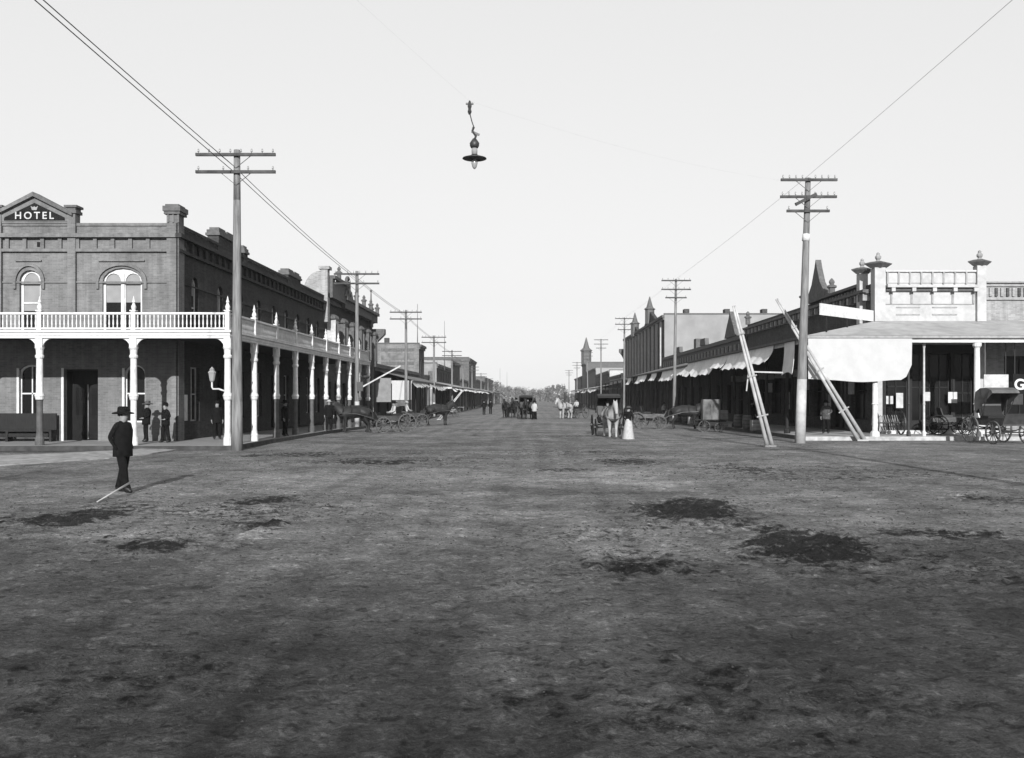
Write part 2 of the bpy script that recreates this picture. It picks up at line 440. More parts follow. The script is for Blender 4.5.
    zc = n.new("ShaderNodeTexNoise"); zc.inputs["Scale"].default_value = 3.2; zc.inputs["Detail"].default_value = 9; zc.inputs["Roughness"].default_value = .75
    l.new(tc.outputs["Object"], zc.inputs["Vector"])
    zm = n.new("ShaderNodeMath"); zm.operation = 'MULTIPLY_ADD'; zm.inputs[1].default_value = 3.6; zm.inputs[2].default_value = -1.95
    l.new(zc.outputs[0], zm.inputs[0])
    za = n.new("ShaderNodeMath"); za.operation = 'ADD'; l.new(ch_.outputs["Fac"], za.inputs[0]); l.new(zm.outputs[0], za.inputs[1])
    zr = n.new("ShaderNodeMapRange"); zr.inputs[1].default_value = .12; zr.inputs[2].default_value = .55; zr.inputs[3].default_value = 1.0; zr.inputs[4].default_value = .12
    l.new(za.outputs[0], zr.inputs[0])
    zmul = n.new("ShaderNodeMath"); zmul.operation = 'MULTIPLY'; l.new(prev, zmul.inputs[0]); l.new(zr.outputs[0], zmul.inputs[1]); prev = zmul.outputs[0]
    for sc, lo, hi, det in ((.9, .62, 1.38, 13), (3.0, .7, 1.3, 8), (24, .68, 1.34, 5), (75, .7, 1.3, 3)):
        z = n.new("ShaderNodeTexNoise"); z.inputs["Scale"].default_value = sc; z.inputs["Detail"].default_value = det
        z.inputs["Roughness"].default_value = 0.74
        l.new(tc.outputs["Object"], z.inputs["Vector"])
        r = n.new("ShaderNodeMapRange"); r.inputs[1].default_value = .32; r.inputs[2].default_value = .68; r.inputs[3].default_value = lo; r.inputs[4].default_value = hi
        l.new(z.outputs[0], r.inputs[0])
        mu = n.new("ShaderNodeMath"); mu.operation = 'MULTIPLY'; l.new(prev, mu.inputs[0]); l.new(r.outputs[0], mu.inputs[1]); prev = mu.outputs[0]
    # pale flecks and dark crumbs pressed into the surface
    for sc, f0, f1, lo, hi, dist in ((7.5, .56, .70, 1.0, 1.75, .6), (9.0, .56, .68, 1.0, .42, .8), (2.4, .58, .70, 1.0, .6, 1.2)):
        z = n.new("ShaderNodeTexNoise"); z.inputs["Scale"].default_value = sc; z.inputs["Detail"].default_value = 3; z.inputs["Roughness"].default_value = .55; z.inputs["Distortion"].default_value = dist
        mp = n.new("ShaderNodeMapping"); mp.inputs["Location"].default_value = (sc * 3, sc * 7, 0); l.new(tc.outputs["Object"], mp.inputs[0]); l.new(mp.outputs[0], z.inputs["Vector"])
        r = n.new("ShaderNodeMapRange"); r.inputs[1].default_value = f0; r.inputs[2].default_value = f1; r.inputs[3].default_value = lo; r.inputs[4].default_value = hi
        l.new(z.outputs[0], r.inputs[0])
        mu = n.new("ShaderNodeMath"); mu.operation = 'MULTIPLY'; l.new(prev, mu.inputs[0]); l.new(r.outputs[0], mu.inputs[1]); prev = mu.outputs[0]
    mu = n.new("ShaderNodeMath"); mu.operation = 'MULTIPLY'; mu.inputs[1].default_value = 0.128
    l.new(prev, mu.inputs[0]); cc = n.new("ShaderNodeCombineColor")
    for i in range(3): l.new(mu.outputs[0], cc.inputs[i])
    l.new(cc.outputs[0], b.inputs["Base Color"])
    z = n.new("ShaderNodeTexNoise"); z.inputs["Scale"].default_value = 18; z.inputs["Detail"].default_value = 8; z.inputs["Roughness"].default_value = .7
    l.new(tc.outputs["Object"], z.inputs["Vector"])
    bp = n.new("ShaderNodeBump"); bp.inputs["Strength"].default_value = 1.0; bp.inputs["Distance"].default_value = 0.05
    l.new(z.outputs[0], bp.inputs["Height"]); l.new(bp.outputs[0], b.inputs["Normal"])
    me.materials.append(m)
    o = bpy.data.objects.new("ground", me); col.objects.link(o)
    tag(o, kind="structure")
    # height lookup for things standing on it
    def h(x, y):
        i = int(np.clip(np.searchsorted(ys, y), 1, ny - 1)); j = int(np.clip(np.searchsorted(xs, x), 1, nx - 1))
        return float(min(Z[i - 1, j - 1], Z[i, j], Z[i - 1, j], Z[i, j - 1]))
    return h
GH = make_ground()

def strewn(name, label, cat, count, m, smin, smax, mode):
    pts = []
    while len(pts) < count:
        k = count * 6
        Y = 5.2 + 45 * rng.random(k) ** 1.9; X = (rng.random(k) - .5) * 1.25 * Y - .2
        n1, n2, dark, pale = ground_fields(X, Y)
        w = dark ** 1.2 if mode == 'dark' else 0.25 + .5 * pale - .2 * dark if mode == 'pale' else np.clip(fbm(X / 1.7, Y / 2.5, 55, 3) * 2.2 - .8, .03, 1)
        keep = (rng.random(k) < w) & (np.abs(X) < 12.5)
        pts += list(zip(X[keep], Y[keep]))
    V = []; Fc = []
    base = np.array([(1, 0, 0), (-1, 0, 0), (0, 1, 0), (0, -1, 0), (0, 0, 1), (0, 0, -1)], float)
    tri = [(0, 2, 4), (2, 1, 4), (1, 3, 4), (3, 0, 4), (2, 0, 5), (1, 2, 5), (3, 1, 5), (0, 3, 5)]
    for x, y in pts[:count]:
        s = (smin + (smax - smin) * rng.random() ** 2.5) * min(1, max(.4, y / 15))
        a = rng.random() * 6.28; p = base * s * (0.6 + .8 * rng.random((6, 3))); p[:, 2] *= .6
        c, sn = math.cos(a), math.sin(a)
        q = np.stack([p[:, 0] * c - p[:, 1] * sn + x, p[:, 0] * sn + p[:, 1] * c + y, p[:, 2] + GH(x, y) + s * .2], -1)
        o = len(V); V += q.tolist(); Fc += [(i + o, j + o, k2 + o) for i, j, k2 in tri]
    me = bpy.data.meshes.new(name); me.from_pydata(V, [], Fc); me.materials.append(m); me.polygons.foreach_set('use_smooth', [True] * len(me.polygons))
    o = bpy.data.objects.new(name, me); col.objects.link(o); tag(o, label, cat, kind="stuff")
strewn("dirt_clods", "dark loose clods lying on the churned patches of road", "clods", 9000, mat("clod_soil", 0.03, 0.95, .4, 30), .008, .036, 'dark')
strewn("pebbles", "small pale pebbles scattered over the dirt road", "pebbles", 5000, mat("pebble_stone", 0.085, 0.9, .4, 30), .004, .013, 'pale')
strewn("soil_crumbs", "small dark crumbs of soil trodden over the road", "soil", 11000, mat("crumb_soil", 0.03, 0.95, .4, 30), .008, .03, 'even')

def strip(name, pts_in, pts_out, top, thick, m):
    """a walk following the ground: two rows of (x, y), top above ground"""
    mb = MB(); n = len(pts_in); v = []
    for (x, y) in pts_in: v += [(x, y, gz(12, y) + top), (x, y, gz(12, y) + top - thick)]
    for (x, y) in pts_out: v += [(x, y, gz(12, y) + top), (x, y, gz(12, y) + top - thick)]
    f = []
    for i in range(n - 1):
        a, b, c, d = 2 * i, 2 * i + 2, 2 * n + 2 * i + 2, 2 * n + 2 * i
        f += [(a, b, c, d), (a, a + 1, b + 1, b), (d, c, c + 1, d + 1)]
    f += [(0, 2 * n, 2 * n + 1, 1), (2 * n - 2, 2 * n - 1, 4 * n - 1, 4 * n - 2)]
    mb.add(v, f); o = mb.build(name, m); return tag(o, kind="structure")
yl = [37.5, 45, 55, 65, 75, 85, 95, 105, 115, 200, 300, 430]
strip("pavement", [(-11.55, y) for y in yl], [(-60, y) for y in yl], .15, .5, PLANK)
strip("kerb", [(-11.35, y) for y in yl], [(-11.553, y) for y in yl], .165, .5, KERB)
mb = MB(); mb.box(-60, -11.35, 37.32, 37.497, -.4, .165); tag(mb.build("kerb", KERB), kind="structure")
yr = [46.35, 55, 65, 75, 85, 95, 105, 115, 200, 300, 430]
strip("pavement", [(13.15, y) for y in yr], [(60, y) for y in yr], .16, .5, mat("right_walk", 0.34, .85, .15, 2.5, bump=.2, stain=.25))
strip("kerb", [(12.95, y) for y in yr], [(13.147, y) for y in yr], .17, .5, KERB)
mb = MB(); mb.box(12.95, 60, 46.2, 46.347, -.4, .17); tag(mb.build("kerb", mat("kerb_stone", .3, .9, .2, 4)), kind="structure")
# pale worn foot crossing that swings up to the hotel corner
def G(px, py): Yc = F * CH / (py - VY); return (PX(px, Yc), Yc)
pa = [G(-160, 470), G(0, 466), G(60, 462), G(110, 458.5), G(150, 454.5), G(185, 449)]
pb = [G(-160, 461), G(0, 457.5), G(60, 455), G(110, 452.5), G(150, 450), G(185, 447)]
mb = MB(); v = []
for (a, b) in zip(pa, pb): v += [(a[0], a[1], .035), (b[0], b[1], .075), (a[0], a[1] - .15, -.1), (b[0], b[1], -.1)]
f = []
for i in range(len(pa) - 1): f += [(4 * i, 4 * i + 4, 4 * i + 5, 4 * i + 1), (4 * i, 4 * i + 2, 4 * i + 6, 4 * i + 4), (4 * i + 1, 4 * i + 5, 4 * i + 7, 4 * i + 3)]
mb.add(v, f); tag(mb.build("foot_crossing", mat("packed_gravel", .25, .95, .25, 3, bump=.4, stain=.3)), kind="structure")

# ================================================================ HOTEL
XW, YW = -15.25, 42.1
K = YW / F
hotel = thing("hotel", "two-storey brick corner hotel with white railed verandah and HOTEL pediment", "hotel", (-22, 50, .15))
hx = lambda x: PX(x, YW); hz = lambda y: PZ(y, YW)
PAR = hz(226)
front_ops = [(hx(18.5), hx(42.5), .95, 3.45, .35), (hx(64), hx(98), .17, 3.25, 0), (hx(124), hx(145), .95, 3.45, .35),
             (hx(19.5), hx(40.5), 4.72, hz(270), .45), (hx(102.5), hx(142), 4.72, hz(268), .62),
             (-25.6, -24.4, .95, 3.45, .35), (-25.5, -24.6, 4.72, hz(270), .45)]
wb = MB(); facade(wb, (0, YW, 0), (1, 0, 0), (0, -1, 0), -30, XW, .12, PAR, front_ops, .22)
wb.build("front_wall", BRICKL, hotel)
sideY = [44.3, 47.9, 51.3, 54.7, 57.9, 60.9, 63.9, 66.9, 69.9]
side_ops = [(y - .45, y + .45, 4.72, 7.5, .45) for y in sideY]
for i, y in enumerate(sideY): side_ops.append((y - .6, y + .6, .17 if i in (1, 4, 6) else .95, 3.4, 0))
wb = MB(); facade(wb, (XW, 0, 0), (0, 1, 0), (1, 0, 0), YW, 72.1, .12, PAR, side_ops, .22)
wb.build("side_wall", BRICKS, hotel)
wb = MB(); wb.box(-30, XW - .3, YW + .3, 72.1, PAR - 1.0, PAR - .8); wb.box(-30, -29.7, YW + .01, 72.1, .12, PAR); wb.box(-29.7, XW - .01, 71.8, 72.1, .12, PAR)
wb.box(-29.7, XW - .25, YW + .002, YW + .25, PAR - .85, PAR); wb.box(XW - .25, XW - .002, YW + .002, 71.8, PAR - .85, PAR)
wb.build("roof", TIND, hotel)
FO, FU, FN = (0, YW, 0), (1, 0, 0), (0, -1, 0)
SO, SU, SN = (XW, 0, 0), (0, 1, 0), (1, 0, 0)
window(hotel, FO, FU, FN, front_ops[0], .22, mull=1)
window(hotel, FO, FU, FN, front_ops[2], .22, mull=1)
window(hotel, FO, FU, FN, front_ops[5], .22, mull=1)
window(hotel, FO, FU, FN, front_ops[3], .22, .1, blind=.62, rail=True)
window(hotel, FO, FU, FN, front_ops[6], .22, .1, blind=.62)
# paired arched sashes in one white frame
a, b, c, d, r = front_ops[4]; md = (a + b) / 2
fr = MB(); sub = [(a + .1, md - .1, 4.8, d - .22, .34), (md + .1, b - .1, 4.8, d - .22, .34)]
facade(fr, (0, YW + .12, 0), FU, FN, a, b, 4.72, d, sub, .07)
fr.box(md - .07, md + .07, YW + .06, YW + .119, 4.72, d - .25)
fw = fr.build("window", WHITE, hotel)
for s in sub:
    pts = outline(s); pm = MB(); pm.add([(u, YW + .185, v) for u, v in pts], [tuple(range(len(pts)))]); pm.build("pane", GLASS, fw)
    vb = s[3] - (s[3] - s[2]) * .48; bp = [(s[0], vb), (s[1], vb)] + [p for p in pts if p[1] > vb]
    pm = MB(); pm.add([(u, YW + .178, v) for u, v in bp], [tuple(range(len(bp)))]); pm.build("blind", BLIND, fw)
for i, y in enumerate(sideY):
    w = window(hotel, SO, SU, SN, side_ops[i], .22, .09, blind=.5 if i % 3 else .3)
    lo = side_ops[9 + i]
    window(hotel, SO, SU, SN, lo, .22, .06, fm=DARKW if i in (1, 4, 6) else WHITE2, rail=i not in (1, 4, 6), mull=1, name="door" if i in (1, 4, 6) else "window")
# entrance: recessed dark double door
o_ = front_ops[1]
dr = MB(); dr.box(o_[0], o_[1], YW + .75, YW + .8, .17, 3.25); dr.box(o_[0], o_[0] + .02, YW + .22, YW + .75, .17, 3.25); dr.box(o_[1] - .02, o_[1], YW + .22, YW + .75, .17, 3.25)
dr.box(o_[0] + .02, o_[1] - .02, YW + .22, YW + .75, 3.2, 3.25)
dd = dr.build("door", DARKW, hotel)
for s in (0, 1):
    m_ = (o_[0] + o_[1]) / 2; x0 = (o_[0] + .06, m_ + .03)[s]; x1 = (m_ - .03, o_[1] - .06)[s]
    lb = MB(); lb.box(x0, x1, YW + .7, YW + .749, .2, 2.6)
    lb.box(x0 + .12, x1 - .12, YW + .685, YW + .699, .35, 1.1); lf = lb.build("door_leaf", DARK, dd)
    MB().box(x0 + .12, x1 - .12, YW + .69, YW + .699, 1.25, 2.45).build("pane", GLASS, dd)
MB().box((o_[0] + o_[1]) / 2 - .025, (o_[0] + o_[1]) / 2 + .025, YW + .66, YW + .699, .2, 2.6).build("astragal", STONE, dd)
MB().box(o_[0] - .1, o_[0] - .003, YW - .04, YW + .2, .15, 3.3).build("door_jamb", WHITE, dd)
# white-framed sides of the ground floor windows stand out from the brick
for u in (hx(18.5), hx(124)):
    MB().box(u - .07, u + .03, YW - .03, YW + .1, .9, 3.3).build("window_jamb", WHITE, hotel)
# cornices, string courses, pilasters of the front
def cornice(zs, mth=STONE, xs=(-30, XW), name="cornice", front=True, side=True, proj=.12, sm=STONED):
    z0, z1 = zs
    if front: MB().box(xs[0], xs[1] + .0, YW - proj, YW - .002, z0, z1).build(name, mth, hotel)
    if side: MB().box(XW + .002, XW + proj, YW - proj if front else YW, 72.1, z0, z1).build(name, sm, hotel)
cornice((PAR, PAR + .12), BRICKL, proj=.06, sm=BRICKS)
cornice((hz(238), hz(234)), BRICKL, proj=.26, sm=BRICKS)
cornice((hz(252), hz(249)), BRICKL, proj=.14, sm=BRICKS)
cornice((hz(283), hz(281.5)), BRICKL, proj=.06, side=False)
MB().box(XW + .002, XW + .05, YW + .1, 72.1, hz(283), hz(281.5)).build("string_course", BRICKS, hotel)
# dentil panels between the two courses
xs_ = -29.5
while xs_ < XW - .8:
    MB().box(xs_, xs_ + .16, YW - .11, YW - .003, hz(249) + .004, hz(238) - .004).build("panel_strip", BRICKL, hotel); xs_ += .76
MB().box(hx(37), hx(42.5), YW - .006, YW - .002, hz(247), hz(242)).build("vent", DARK, hotel)
for yy in np.arange(YW + .6, 72, .92):
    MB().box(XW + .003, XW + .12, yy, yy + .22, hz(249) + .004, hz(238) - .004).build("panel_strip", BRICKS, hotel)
def pier(x0, x1, ztop, cap=True):
    p = MB(); p.box(x0, x1, YW - .16, YW - .004, 4.75, PAR + .1); p.box(x0, x1, YW - .17, YW + .3, PAR + .1, ztop - .35)
    o = p.build("pier", BRICKL, hotel)
    c = MB(); c.box(x0 - .07, x1 + .07, YW - .24, YW + .37, ztop - .35, ztop - .22); c.box(x0 - .02, x1 + .02, YW - .2, YW + .33, ztop - .22, ztop - .1); c.box(x0 - .1, x1 + .1, YW - .27, YW + .4, ztop - .1, ztop); c.build("cap", STONED, o)
pier(hx(69), hx(77), hz(206)); pier(hx(-4), hx(3), hz(206)); pier(-27.2, -26.85, hz(206))
p = MB(); p.box(hx(168), XW + .06, YW - .16, YW - .005, .15, PAR + .1); p.box(XW + .005, XW + .1, YW - .16, YW + .55, .15, PAR + .1)
p.box(hx(168), XW + .08, YW - .16, YW + .55, PAR + .1, hz(212)); cp = p.build("pier", BRICKL, hotel)
c = MB(); c.box(hx(166), XW + .18, YW - .26, YW + .65, hz(215), hz(212.5)); c.box(hx(165), XW + .22, YW - .3, YW + .7, hz(212), hz(207)); c.box(hx(167), XW + .12, YW - .22, YW + .6, hz(207), hz(205)); c.build("cap", STONED, cp)
for q in range(3):
    MB().box(hx(168) + .03 + q * .22, hx(168) + .11 + q * .22, YW - .21, YW - .162, PAR + .12, hz(215) - .004).build("flute", BRICKL, cp)
# arch mouldings
def arch_mould(cx, rx, z0, rise, leg, m=BRICKL):
    mb = MB(); pts_o = []; pts_i = []
    for i in range(17):
        t = math.pi * i / 16; pts_o.append((cx + rx * math.cos(t), z0 + rise * math.sin(t))); pts_i.append((cx + (rx - .12) * math.cos(t), z0 + (rise - .12) * math.sin(t)))
    for k in range(16):
        A, B, C_, D = pts_o[k], pts_o[k + 1], pts_i[k + 1], pts_i[k]
        v = [(p[0], YW - dd_, p[1]) for dd_ in (.1, .002) for p in (A, B, C_, D)]
        mb.add(v, [(0, 1, 2, 3), (0, 4, 5, 1), (3, 2, 6, 7)])
    for s in (-1, 1):
        mb.box(*sorted((cx + s * rx, cx + s * (rx - .12))), YW - .1, YW - .002, z0 - leg, z0 - .003)
    mb.build("arch_moulding", m, hotel)
arch_mould(hx(29.5), .68, hz(282), hz(263.5) - hz(282), .3); arch_mould(hx(122), 1.1, hz(282), hz(263) - hz(282), .3); arch_mould(-25.05, .68, hz(282), .8, .3)
for a_, b_ in ((16, 42), (99, 145)):
    MB().box(hx(a_), hx(b_), YW - .09, YW - .002, hz(261.5), hz(260)).build("label_mould", BRICKL, hotel)
# pediment with the name
pc = hx(36); pd = MB()
pd.prism([(-1.55, 0), (1.55, 0), (1.55, hz(214) - hz(222)), (0, hz(198) - hz(222)), (-1.55, hz(214) - hz(222))], (pc, YW - .12, hz(222)), (1, 0, 0), (0, 0, 1), (0, .4, 0))
ped = pd.build("pediment", BRICKL, hotel)
pf = MB(); pf.box(pc - 1.5, pc + 1.5, YW - .1, YW + .2, PAR + .1, hz(222) - .003); pf.build("pediment_base", BRICKL, hotel)
pn = MB(); pn.prism([(-1.32, 0), (1.32, 0), (1.3, .13), (0, .76), (-1.3, .13)], (pc, YW - .135, hz(221)), (1, 0, 0), (0, 0, 1), (0, .012, 0)); pn.build("sign_panel", DARK, ped)
for s in (-1, 1):
    mb = MB(); mb.prism([(s * 1.68, -.1), (s * 1.68, .05), (0, .93), (0, .74)], (pc, YW - .3, hz(214.5)), (1, 0, 0), (0, 0, 1), (0, .62, 0))
    mb.build("raking_cornice", STONED if s > 0 else BRICKL, ped)
text_mesh("HOTEL", .43, .012, (pc, YW - .15, hz(216.5)), ped, WHITE2, bold=.006, space=1.4)
MB().prism([(-.16, .12), (-.06, .06), (0, .1), (.06, .06), (.16, .12), (.1, -.06), (-.1, -.06)], (pc, YW - .15, hz(209.3)), (1, 0, 0), (0, 0, 1), (0, .012, 0)).build("crest", STONE, ped)
# chimneys along the side parapet
def chimney(y0, y1, x0, x1, ztop):
    c = MB(); c.box(x0, x1, y0, y1, PAR - .5, ztop - .3); o = c.build("chimney", BRICKS, hotel)
    k = MB(); k.box(x0 - .08, x1 + .08, y0 - .08, y1 + .08, ztop - .3, ztop - .18); k.box(x0 - .03, x1 + .03, y0 - .03, y1 + .03, ztop - .18, ztop - .02); k.build("cap", STONED, o)
    for q in (0, 1):
        k = MB(); ym = y0 + (y1 - y0) * (.06 + .5 * q); k.box(x0 + .04, x1 - .04, ym, ym + (y1 - y0) * .38, ztop - .02, ztop + .12); k.build("flue", STONED, o)
chimney(47.5, 50.2, -15.75, -15.2, 10.25); chimney(51.7, 52.4, -15.75, -15.2, 10.0); chimney(61.2, 64.5, -15.8, -15.2, 10.05)
# notices pasted by the corner
MB().box(XW + .003, XW + .012, 42.75, 43.3, 1.0, 2.15).build("notice", WHITE, hotel)
# ---- verandah
YV, XV = 38.3, -11.9
colX = [XV - 3.7 * i for i in range(6)]; colY = [YV + 3.68 * i for i in range(10)]
DK0, DK1 = 4.36, 4.68
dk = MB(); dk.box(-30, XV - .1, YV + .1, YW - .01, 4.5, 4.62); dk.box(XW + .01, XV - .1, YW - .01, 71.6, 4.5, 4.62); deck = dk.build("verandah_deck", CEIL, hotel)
fa = MB(); fa.box(-30, XV + .12, YV - .12, YV + .1, DK0, DK1 - .09); fa.box(-30, XV + .18, YV - .18, YV + .1, DK1 - .087, DK1); fa.box(-30, XV + .15, YV - .15, YV - .122, DK0 + .1, DK0 + .14); fa.build("fascia", WHITE, deck)
fa = MB(); fa.box(XV - .1, XV + .12, YV + .103, 71.6, DK0, DK1 - .09); fa.box(XV - .1, XV + .18, YV + .103, 71.6, DK1 - .087, DK1); fa.box(XV + .122, XV + .15, YV + .103, 71.6, DK0 + .1, DK0 + .14); fa.build("fascia", WHITE, deck)
rl = MB(); rl.box(-30, XV + .06, YV - .06, YV + .06, 5.3, 5.38); rl.box(-30, XV + .05, YV - .05, YV + .05, DK1 + .04, DK1 + .1); frail = rl.build("railing", WHITE, hotel)
rl = MB(); rl.box(XV - .06, XV + .06, YV + .063, 71.6, 5.3, 5.38); rl.box(XV - .05, XV + .05, YV + .063, 71.6, DK1 + .04, DK1 + .1); srail = rl.build("railing", WHITE, hotel)
BPROF = [(.028, 0), (.028, .05), (.02, .07), (.036, .16), (.03, .26), (.018, .36), (.026, .4), (.026, .515)]
b0 = None
for i in range(5):
    for k in range(1, 23):
        x = colX[i] - 3.7 * k / 23
        if x < -26.5: continue
        if b0 is None:
            bm_ = MB(); bm_.lathe(BPROF, (0, 0, 0), 6); b0 = bm_.build("baluster", WHITE, None, smooth=True); b0.parent = frail; b0.location = (x - hotel.location.x, YV - hotel.location.y, DK1 + .1 - hotel.location.z)
        else: share(b0, (x - hotel.location.x, YV - hotel.location.y, DK1 + .1 - hotel.location.z), frail)
bs = MB()
for i in range(9):
    for k in range(1, 23): bs.lathe(BPROF, (XV, colY[i] + 3.68 * k / 23, DK1 + .1), 5)
tag(bs.build("balusters", WHITE, srail, smooth=True), kind="stuff")
def post(x, y, side, idx):
    m = WHITE
    # newel with finial
    n_ = MB(); n_.box(x - .085, x + .085, y - .085, y + .085, DK1, 5.42); n_.box(x - .12, x + .12, y - .12, y + .12, 5.42, 5.47)
    n_.lathe([(.06, 0), (.09, .06), (.1, .13), (.06, .22), (.045, .28), (.07, .32), (.04, .4), (.02, .5), (.005, .56)], (x, y, 5.47), 10)
    n_.build("newel", m, srail if side else frail)
    zb = gz(12, y) + .15
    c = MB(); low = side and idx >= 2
    c.lathe([(.17, 0), (.17, .28), (.14, .33), (.12, .5), (.115, 1.75), (.15, 1.8)], (x, y, zb), 12)
    c.cur = 1
    c.lathe([(.15, 1.803), (.17, 1.9), (.19, 1.95), (.17, 2.0), (.135, 2.08), (.12, 3.4), (.16, 3.45), (.17, 3.52), (.13, 3.58), (.14, 3.75), (.19, 3.85)], (x, y, zb), 12)
    c.box(x - .14, x + .14, y - .1, y + .1, zb + 3.853, DK0)
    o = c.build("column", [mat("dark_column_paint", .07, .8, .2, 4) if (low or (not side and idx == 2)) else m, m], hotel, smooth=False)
    Rr = .42
    arc = [(0, 0)] + [(Rr - Rr * math.sin(R(90) * i / 6), -Rr + Rr * math.cos(R(90) * i / 6)) for i in range(7)][::-1]
    arc = [(0, 0), (Rr, 0)] + [(Rr * (1 - math.sin(R(90) * i / 6)), -Rr * (1 - math.cos(R(90) * i / 6))) for i in range(1, 7)]
    for s in (-1, 1):
        if not side or idx == 0:
            if not (s > 0 and x > XV - .1):
                MB().prism(arc, (x + s * .12, y - .04, DK0), (s, 0, 0), (0, 0, 1), (0, .08, 0)).build("bracket", m, o)
        if side:
            if not (s < 0 and idx == 0):
                MB().prism(arc, (x - .04, y + s * .1, DK0), (0, s, 0), (0, 0, 1), (.08, 0, 0)).build("bracket", m, o)
for i, x in enumerate(colX):
    if i > 0: post(x, YV, False, i)
for i, y in enumerate(colY): post(XV, y, True, i)
# gas lamp on a bracket of the corner column
g = MB(); gy = YV; gx = PX(212, gy)
g.path([(XV - .12, gy, PZ(391, gy)), (XV - .35, gy, PZ(389, gy)), (gx + .04, gy, PZ(389, gy)), (gx, gy, PZ(387, gy)), (gx, gy, PZ(382, gy))], .035, 8)
go = g.build("lamp_bracket", WHITE2, hotel)
MB().lathe([(.05, 0), (.09, .05), (.1, .1), (.14, .32), (.15, .36)], (gx, gy, PZ(382, gy)), 8).build("lantern", GLASSW, go, smooth=False)
MB().lathe([(.17, .363), (.12, .43), (.08, .46), (.1, .5), (.04, .56), (.01, .6)], (gx, gy, PZ(382, gy)), 8).build("lantern_cap", STONE, go)

# ================================================================ RIGHT CORNER SHOP
XA, YA = 18.1, 51.0                      # street wall and front wall
XG, YG, ZG = 13.2, 46.5, 5.0             # verandah gutter line
ax = lambda x: PX(x, YA); az = lambda y: PZ(y, YA)
shop = thing("corner_shop", "white stuccoed corner shop with finialed parapet, wide verandah and canvas blinds", "shop", (26, 56, .16))
PA_ = az(272)
AY1 = 81.0
XE = ax(985)                              # end of the white front, brick neighbour beyond
ops = [(XA + .6, XA + 4.4, .8, 4.2, 0), (XA + 4.9, XA + 5.9, .17, 4.2, 0)]
fw_ops = [(ax(886), ax(909), .85, 4.35, 0), (ax(912), ax(951), .75, 4.35, 0), (ax(955), ax(974), .17, 4.35, 0)]
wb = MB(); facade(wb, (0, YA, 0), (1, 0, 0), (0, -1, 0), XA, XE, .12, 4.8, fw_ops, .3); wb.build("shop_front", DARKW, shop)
MB().box(XA, XA + .36, YA - .04, YA - .003, .15, 4.8).build("corner_pilaster", STUCCO, shop); MB().box(XE - .5, XE - .02, YA - .04, YA - .003, .15, 4.8).build("end_pilaster", STUCCO, shop)
wb = MB(); facade(wb, (0, YA, 0), (1, 0, 0), (0, -1, 0), XA, XE, 4.803, PA_, [], .3); wb.build("front_wall", STUCCO, shop)
s_ops = [(YA + 1.2 + i * 3.6, YA + 3.9 + i * 3.6, .8 if i % 3 != 1 else .17, 4.0, 0) for i in range(8)]
wb = MB(); facade(wb, (XA, 0, 0), (0, 1, 0), (-1, 0, 0), YA, AY1, -.4, az(288), s_ops, .3); wb.build("side_wall", BRICKD, shop)  # dark brick here carries the side's shade in its colour
wb = MB(); wb.box(XA + .3, XE, YA + .3, AY1, az(300), az(298)); wb.box(XE - .25, XE, YA + .01, AY1, .12, az(290)); wb.box(XA + .01, XE - .25, AY1 - .25, AY1, .12, az(290)); wb.build("roof", TIND, shop)
wb = MB(); wb.box(XA + .01, XE - .01, YA + .003, YA + .25, az(298), PA_ - .003); wb.build("parapet_back", STUCCO, shop)
for i, o_ in enumerate(fw_ops):
    window(shop, (0, YA, 0), (1, 0, 0), (0, -1, 0), o_, .3, .07, fm=DARKW, rail=True, mull=(1, 3, 1)[i], name="shop_window" if i < 2 else "door")
for i, o_ in enumerate(s_ops):
    window(shop, (XA, 0, 0), (0, 1, 0), (-1, 0, 0), o_, .3, .07, fm=DARKW, rail=i % 3 != 1, mull=1, name="door" if i % 3 == 1 else "shop_window")
# parapet ornament of the front: top rail panels, cornice, lower panels
x = XA + .9; PW = (ax(975) - ax(885)) / 8
for i in range(8):
    u0 = ax(887) + i * PW
    MB().box(u0 + .05, u0 + PW - .05, YA - .05, YA - .003, az(283), az(274)).build("parapet_panel", STUCCO, shop)
    MB().box(u0 - .045, u0 + .045, YA - .1, YA - .004, az(284), az(272)).build("parapet_rib", STONE, shop)
MB().box(ax(885), ax(976), YA - .12, YA + .2, PA_, PA_ + .09).build("coping", WHITE2, shop)
MB().box(ax(885), ax(976), YA - .42, YA - .004, az(288), az(285.5)).build("cornice", STUCCO, shop)
MB().box(ax(885), ax(976), YA - .2, YA - .005, az(291), az(288) - .003).build("cornice_shadow_board", STONED, shop)  # dark strip painted in as the shadow under the cornice
BW = (ax(975) - ax(893)) / 4
for i in range(5):
    u0 = ax(893) + i * BW - .1
    MB().box(u0 - .1, u0 + .1, YA - .38, YA - .202, az(292), az(288) - .004).build("bracket", STUCCO, shop)
    MB().box(u0 - .05, u0 + .05, YA - .05, YA - .003, az(303.5), az(292.4)).build("panel_strip", STONE, shop)
MB().box(ax(878), ax(974), YA - .04, YA - .003, az(304.6), az(303.8)).build("string_course", STONE, shop)
for a_, b_ in ((896, 920), (932, 957)):
    for q in ((308, 306.8), (315.2, 314)):
        MB().box(ax(a_), ax(b_), YA - .03, YA - .002, az(q[0]), az(q[1])).build("sunk_panel_edge", STONE, shop)
